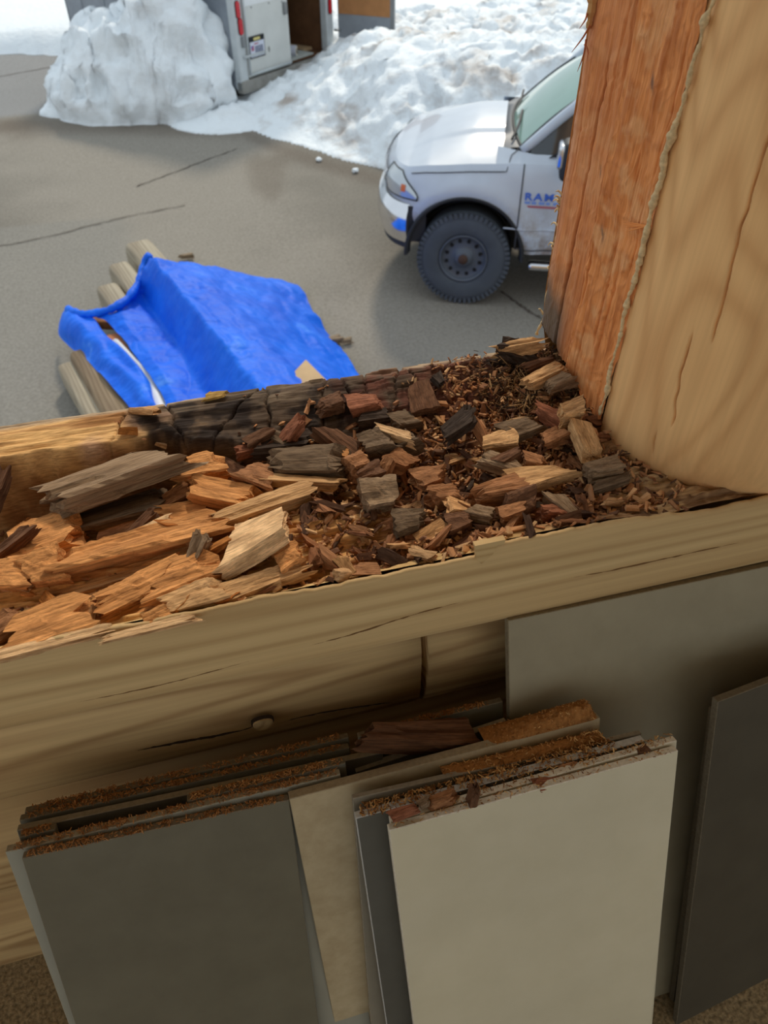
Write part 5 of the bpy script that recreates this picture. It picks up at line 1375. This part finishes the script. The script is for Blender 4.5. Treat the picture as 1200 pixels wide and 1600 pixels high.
mk('wall_shelf', Wbox(1.4, 2.2, 3.55, 3.82, 1.24, 1.28, .005), m_ply, label='narrow shelf on the back wall inside the trailer', cat='shelf')

# ------------------------------------------------------------------ timbers and tarp
m_gt = wood('weathered_timber', lin(132, 120, 102), lin(178, 168, 148), 'X', 8, 2.5, stain=lin(112, 98, 82), grain=.6, rough=.9, stainscale=6)
m_bt = wood('brown_weathered_timber', lin(112, 94, 74), lin(152, 134, 110), 'X', 8, 2.5, stain=lin(88, 70, 54), grain=.6, rough=.9, stainscale=6)
def timber(p, q, w, h, m, label, s=0):
    """squared log, p and q are the middle of its upper face at both ends"""
    p, q = np.asarray(p, float), np.asarray(q, float)
    L = np.linalg.norm(q - p); ex = (q - p) / L
    ey = np.cross((0, 0, 1.), ex); ey /= np.linalg.norm(ey); ez = np.cross(ex, ey)
    nx, ns = 40, 24; th = np.linspace(0, 2 * pi, ns, endpoint=False) + pi / ns
    P = np.zeros((nx, ns, 3))
    for i, u in enumerate(np.linspace(0, 1, nx)):
        cy = np.sign(np.cos(th)) * np.abs(np.cos(th)) ** .4 * w / 2; cz = np.sign(np.sin(th)) * np.abs(np.sin(th)) ** .4 * h / 2 - h / 2
        f = 1 + .06 * (fbm(u * 9 + 0 * th, th * 1.2, 0, s, 3) - .5) - (.03 if i in (0, nx - 1) else 0)
        P[i] = np.stack([np.full(ns, u * L), cy * f, (cz + h / 2) * f - h / 2], -1)
    V, F = grid(P, cv=True); F = F.tolist() + [list(range(ns)), list(range((nx - 1) * ns, nx * ns))[::-1]]
    o = bpy.data.objects.new('timber', mesh('timber', V, F, m, True)); COL.objects.link(o)
    mm = Matrix.Identity(4)
    for i in range(3): mm[i][0], mm[i][1], mm[i][2], mm[i][3] = ex[i], ey[i], ez[i], p[i]
    o.matrix_world = mm
    md = o.modifiers.new('edges', 'EDGE_SPLIT'); md.split_angle = radians(50)
    return tag(o, label, 'timber')
D_ = np.array([.285, -.958, 0])
p = onz(214, 376, .34); timber(p, p + D_ * 3.6, .28, .33, m_gt, 'thick pale grey squared timber farthest out from under the tarp', 1)
p = onz(184, 410, .31); timber(p, p + D_ * 3.2, .21, .24, m_gt, 'grey timber end second from the top of the tarp pile', 2)
p = onz(166, 444, .29); timber(p, p + D_ * 2.9, .21, .24, m_gt, 'grey timber end third from the top of the tarp pile', 3)
p = onz(127, 545, .28); timber(p, p + D_ * 2.3, .22, .27, m_bt, 'brown weathered timber under the blue flap of the tarp', 4)
p = onz(106, 565, .22); timber(p, p + (onz(150, 640, .22) - p) * 2.2, .19, .21, m_gt, 'pale cross-cut notched timber at the near left of the tarp pile', 5)
p = onz(118, 497, .34); timber(p, onz(205, 500, .34), .10, .08, plain('orange_brown_board', lin(150, 100, 62), .8, var=.3, scale=12), 'short orange-brown board end between tarp hem and flap', 6)
mk('rust_sheet', prism([(onz(x, y, .31) - onz(165, 524, .31))[:2] for x, y in [(163, 527), (184, 522), (198, 542), (226, 590), (240, 640), (228, 640), (200, 585)]], (1, 0, 0), (0, 1, 0), (0, 0, 1), .012, onz(165, 524, .31)), plain('rust_orange_board', lin(180, 116, 78), .8), label='orange-brown panel corner showing beside the white sheet', cat='panel')
ws = cgrid([[onz(172, 534, .33), onz(181, 529, .345), onz(188, 534, .335)], [onz(190, 556, .335), onz(200, 550, .35), onz(207, 554, .335)], [onz(222, 585, .335), onz(229, 580, .35), onz(236, 584, .335)], [onz(232, 618, .335), onz(243, 614, .35), onz(254, 616, .335)], [onz(246, 668, .335), onz(258, 664, .35), onz(272, 664, .335)]], 40, 10)
mk('white_sheet', grid(ws), plain('white_plastic_sheet', lin(214, 216, 224), .5, var=.05), smooth=True, label='crumpled white plastic strip between tarp and flap', cat='plastic sheet')
mk('cardboard_piece', prism([(onz(x, y, .55) - onz(447, 597, .55))[:2] for x, y in [(447, 597), (480, 640), (514, 600), (478, 564)]], (1, 0, 0), (0, 1, 0), (0, 0, 1), .012, onz(447, 597, .55)), plain('tan_cardboard', lin(190, 160, 122), .9), label='tan square of cardboard lying on the near end of the tarp', cat='cardboard')
m_tarp, ntp, btp = newmat('blue_tarp', .55, .22)
nz_ = N(ntp, 'ShaderNodeTexNoise', i_Scale=2.5, i_Detail=7.0, i_Roughness=.65); ntp.links.new(coords(ntp), nz_.inputs['Vector'])
rp_ = ramp(ntp, [(.3, lin(4, 84, 210)), (.62, lin(10, 108, 236)), (.80, lin(110, 170, 246))]); ntp.links.new(nz_.outputs[0], rp_.inputs[0]); ntp.links.new(rp_.outputs[0], btp.inputs['Base Color'])
wv = N(ntp, 'ShaderNodeTexNoise', i_Scale=6.0, i_Detail=5.0); ntp.links.new(coords(ntp, (1, 2.2, 1)), wv.inputs['Vector']); bump(ntp, btp, wv.outputs[0], .5, .05)
tp = thing('blue_tarp', 'crumpled bright blue tarp draped over the timber pile on the driveway', 'tarp', (0.1, 5.6, 0))
O3 = lambda r_: [onz(*q) for q in r_]
rows = [O3([(150, 494, .40), (186, 482, .42), (212, 452, .45), (233, 399, .66), (285, 406, .56), (332, 413, .44), (372, 424, .22), (392, 428, .04)]),
        O3([(168, 506, .36), (196, 500, .40), (228, 468, .34), (262, 432, .67), (322, 440, .60), (376, 448, .42), (432, 452, .18), (466, 449, .03)]),
        O3([(186, 524, .35), (210, 522, .38), (250, 502, .33), (300, 477, .66), (368, 485, .60), (422, 490, .40), (470, 490, .16), (492, 492, .03)]),
        O3([(212, 556, .35), (236, 556, .38), (282, 547, .33), (344, 531, .66), (408, 530, .60), (458, 532, .33), (500, 532, .15), (524, 537, .02)]),
        O3([(248, 612, .35), (268, 612, .38), (316, 606, .33), (394, 592, .66), (452, 580, .60), (502, 580, .38), (540, 582, .13), (562, 587, .02)]),
        O3([(290, 690, .35), (312, 690, .38), (366, 680, .33), (458, 665, .66), (512, 650, .60), (562, 648, .38), (602, 650, .13), (628, 655, .02)]),
        O3([(330, 765, .30), (352, 765, .33), (410, 752, .34), (515, 735, .5), (568, 715, .45), (622, 712, .3), (660, 715, .1), (690, 720, .02)])]
_R = np.array(rows, float); _vs = np.linspace(0, 7, 150)
_A = np.stack([np.stack([np.interp(_vs, np.arange(8), _R[i, :, k]) for k in range(3)], -1) for i in range(len(rows))])
TPp = np.stack([crv(_A[:, j], 150) for j in range(150)], 1)
for _ in range(3): TPp[:, 1:-1] = .25 * TPp[:, :-2] + .5 * TPp[:, 1:-1] + .25 * TPp[:, 2:]
uu, vv = np.meshgrid(np.linspace(0, 1, 150), np.linspace(0, 1, 150), indexing='ij')
wr = .05 * (np.abs(fbm(TPp[..., 0] * 2.2 + 3, TPp[..., 1] * 1.2, 0, 201, 4) - .5) * 2) ** .7 + .035 * (np.abs(fbm(TPp[..., 0] * 5 + TPp[..., 1], TPp[..., 1] * 3, 0, 203, 3) - .5) * 2) ** .6
wr2 = .05 * sstep(.62, .95, vv) * (np.sin(TPp[..., 1] * 9 + 6 * fbm(TPp[..., 0] * 2, TPp[..., 1] * 2, 0, 7, 3)) * .5)
TPp[..., 2] = np.maximum(.012, TPp[..., 2] + wr - .02 + wr2 * sstep(0, .1, uu))
TPp[..., 0] += .02 * (fbm(TPp[..., 0] * 5, TPp[..., 1] * 5, 0, 205, 3) - .5)
hem = sstep(.04, 0, uu); TPp[..., 2] -= hem * .05 * fbm(vv * 20, 0, 0, 3, 3)
mk('sheet', grid(TPp), m_tarp, tp, smooth=True)
fr = [O3([(98, 492, .22), (108, 482, .38), (142, 494, .40), (150, 500, .39)]), O3([(90, 516, .20), (102, 506, .36), (150, 512, .41), (162, 518, .38)]),
      O3([(104, 536, .20), (124, 530, .34), (168, 532, .41), (180, 536, .37)]), O3([(134, 560, .28), (154, 556, .35), (196, 556, .41), (206, 562, .36)]),
      O3([(170, 600, .30), (188, 596, .35), (222, 590, .40), (234, 596, .36)]), O3([(204, 640, .30), (216, 632, .35), (234, 618, .40), (240, 622, .36)]), O3([(240, 700, .30), (246, 690, .35), (258, 676, .40), (264, 680, .36)])]
FP = cgrid(fr, 90, 40)
FP[..., 2] += .03 * (fbm(FP[..., 0] * 6, FP[..., 1] * 4, 0, 211, 4) - .4) + .016 * np.sin(FP[..., 0] * 34 + FP[..., 1] * 14 + 5 * fbm(FP[..., 0] * 4, FP[..., 1] * 4, 0, 9, 2))
mk('flap', grid(FP), m_tarp, tp, smooth=True)
hp = crv([onz(107, 484, .38), onz(128, 491, .40), onz(165, 486, .43), onz(196, 470, .45), onz(214, 446, .48), onz(226, 412, .56), onz(234, 398, .63)], 60)
mk('rolled_hem', tube(hp, .016 + .032 * fbm(np.arange(60) * .35, 0, 0, 3, 3), 9), m_tarp, tp, smooth=True)
for k, (x, y, r_) in enumerate([(520, 533, .045), (541, 533, .03), (292, 402, .04)]):
    q = onz(x, y, .02); hh_ = chunk(r_ * 3.2, r_ * 1.6, r_, 700 + k, jag=.3)
    mk('wood_scrap', (hh_[0] + q + [0, 0, r_ * .4], hh_[1]), m_bt, label=['brown wood scrap on the driveway beside the right hem of the tarp', 'small tan scrap on the driveway right of the brown scrap', 'brown log end peeking out behind the far hem of the tarp'][k], cat='wood scrap')
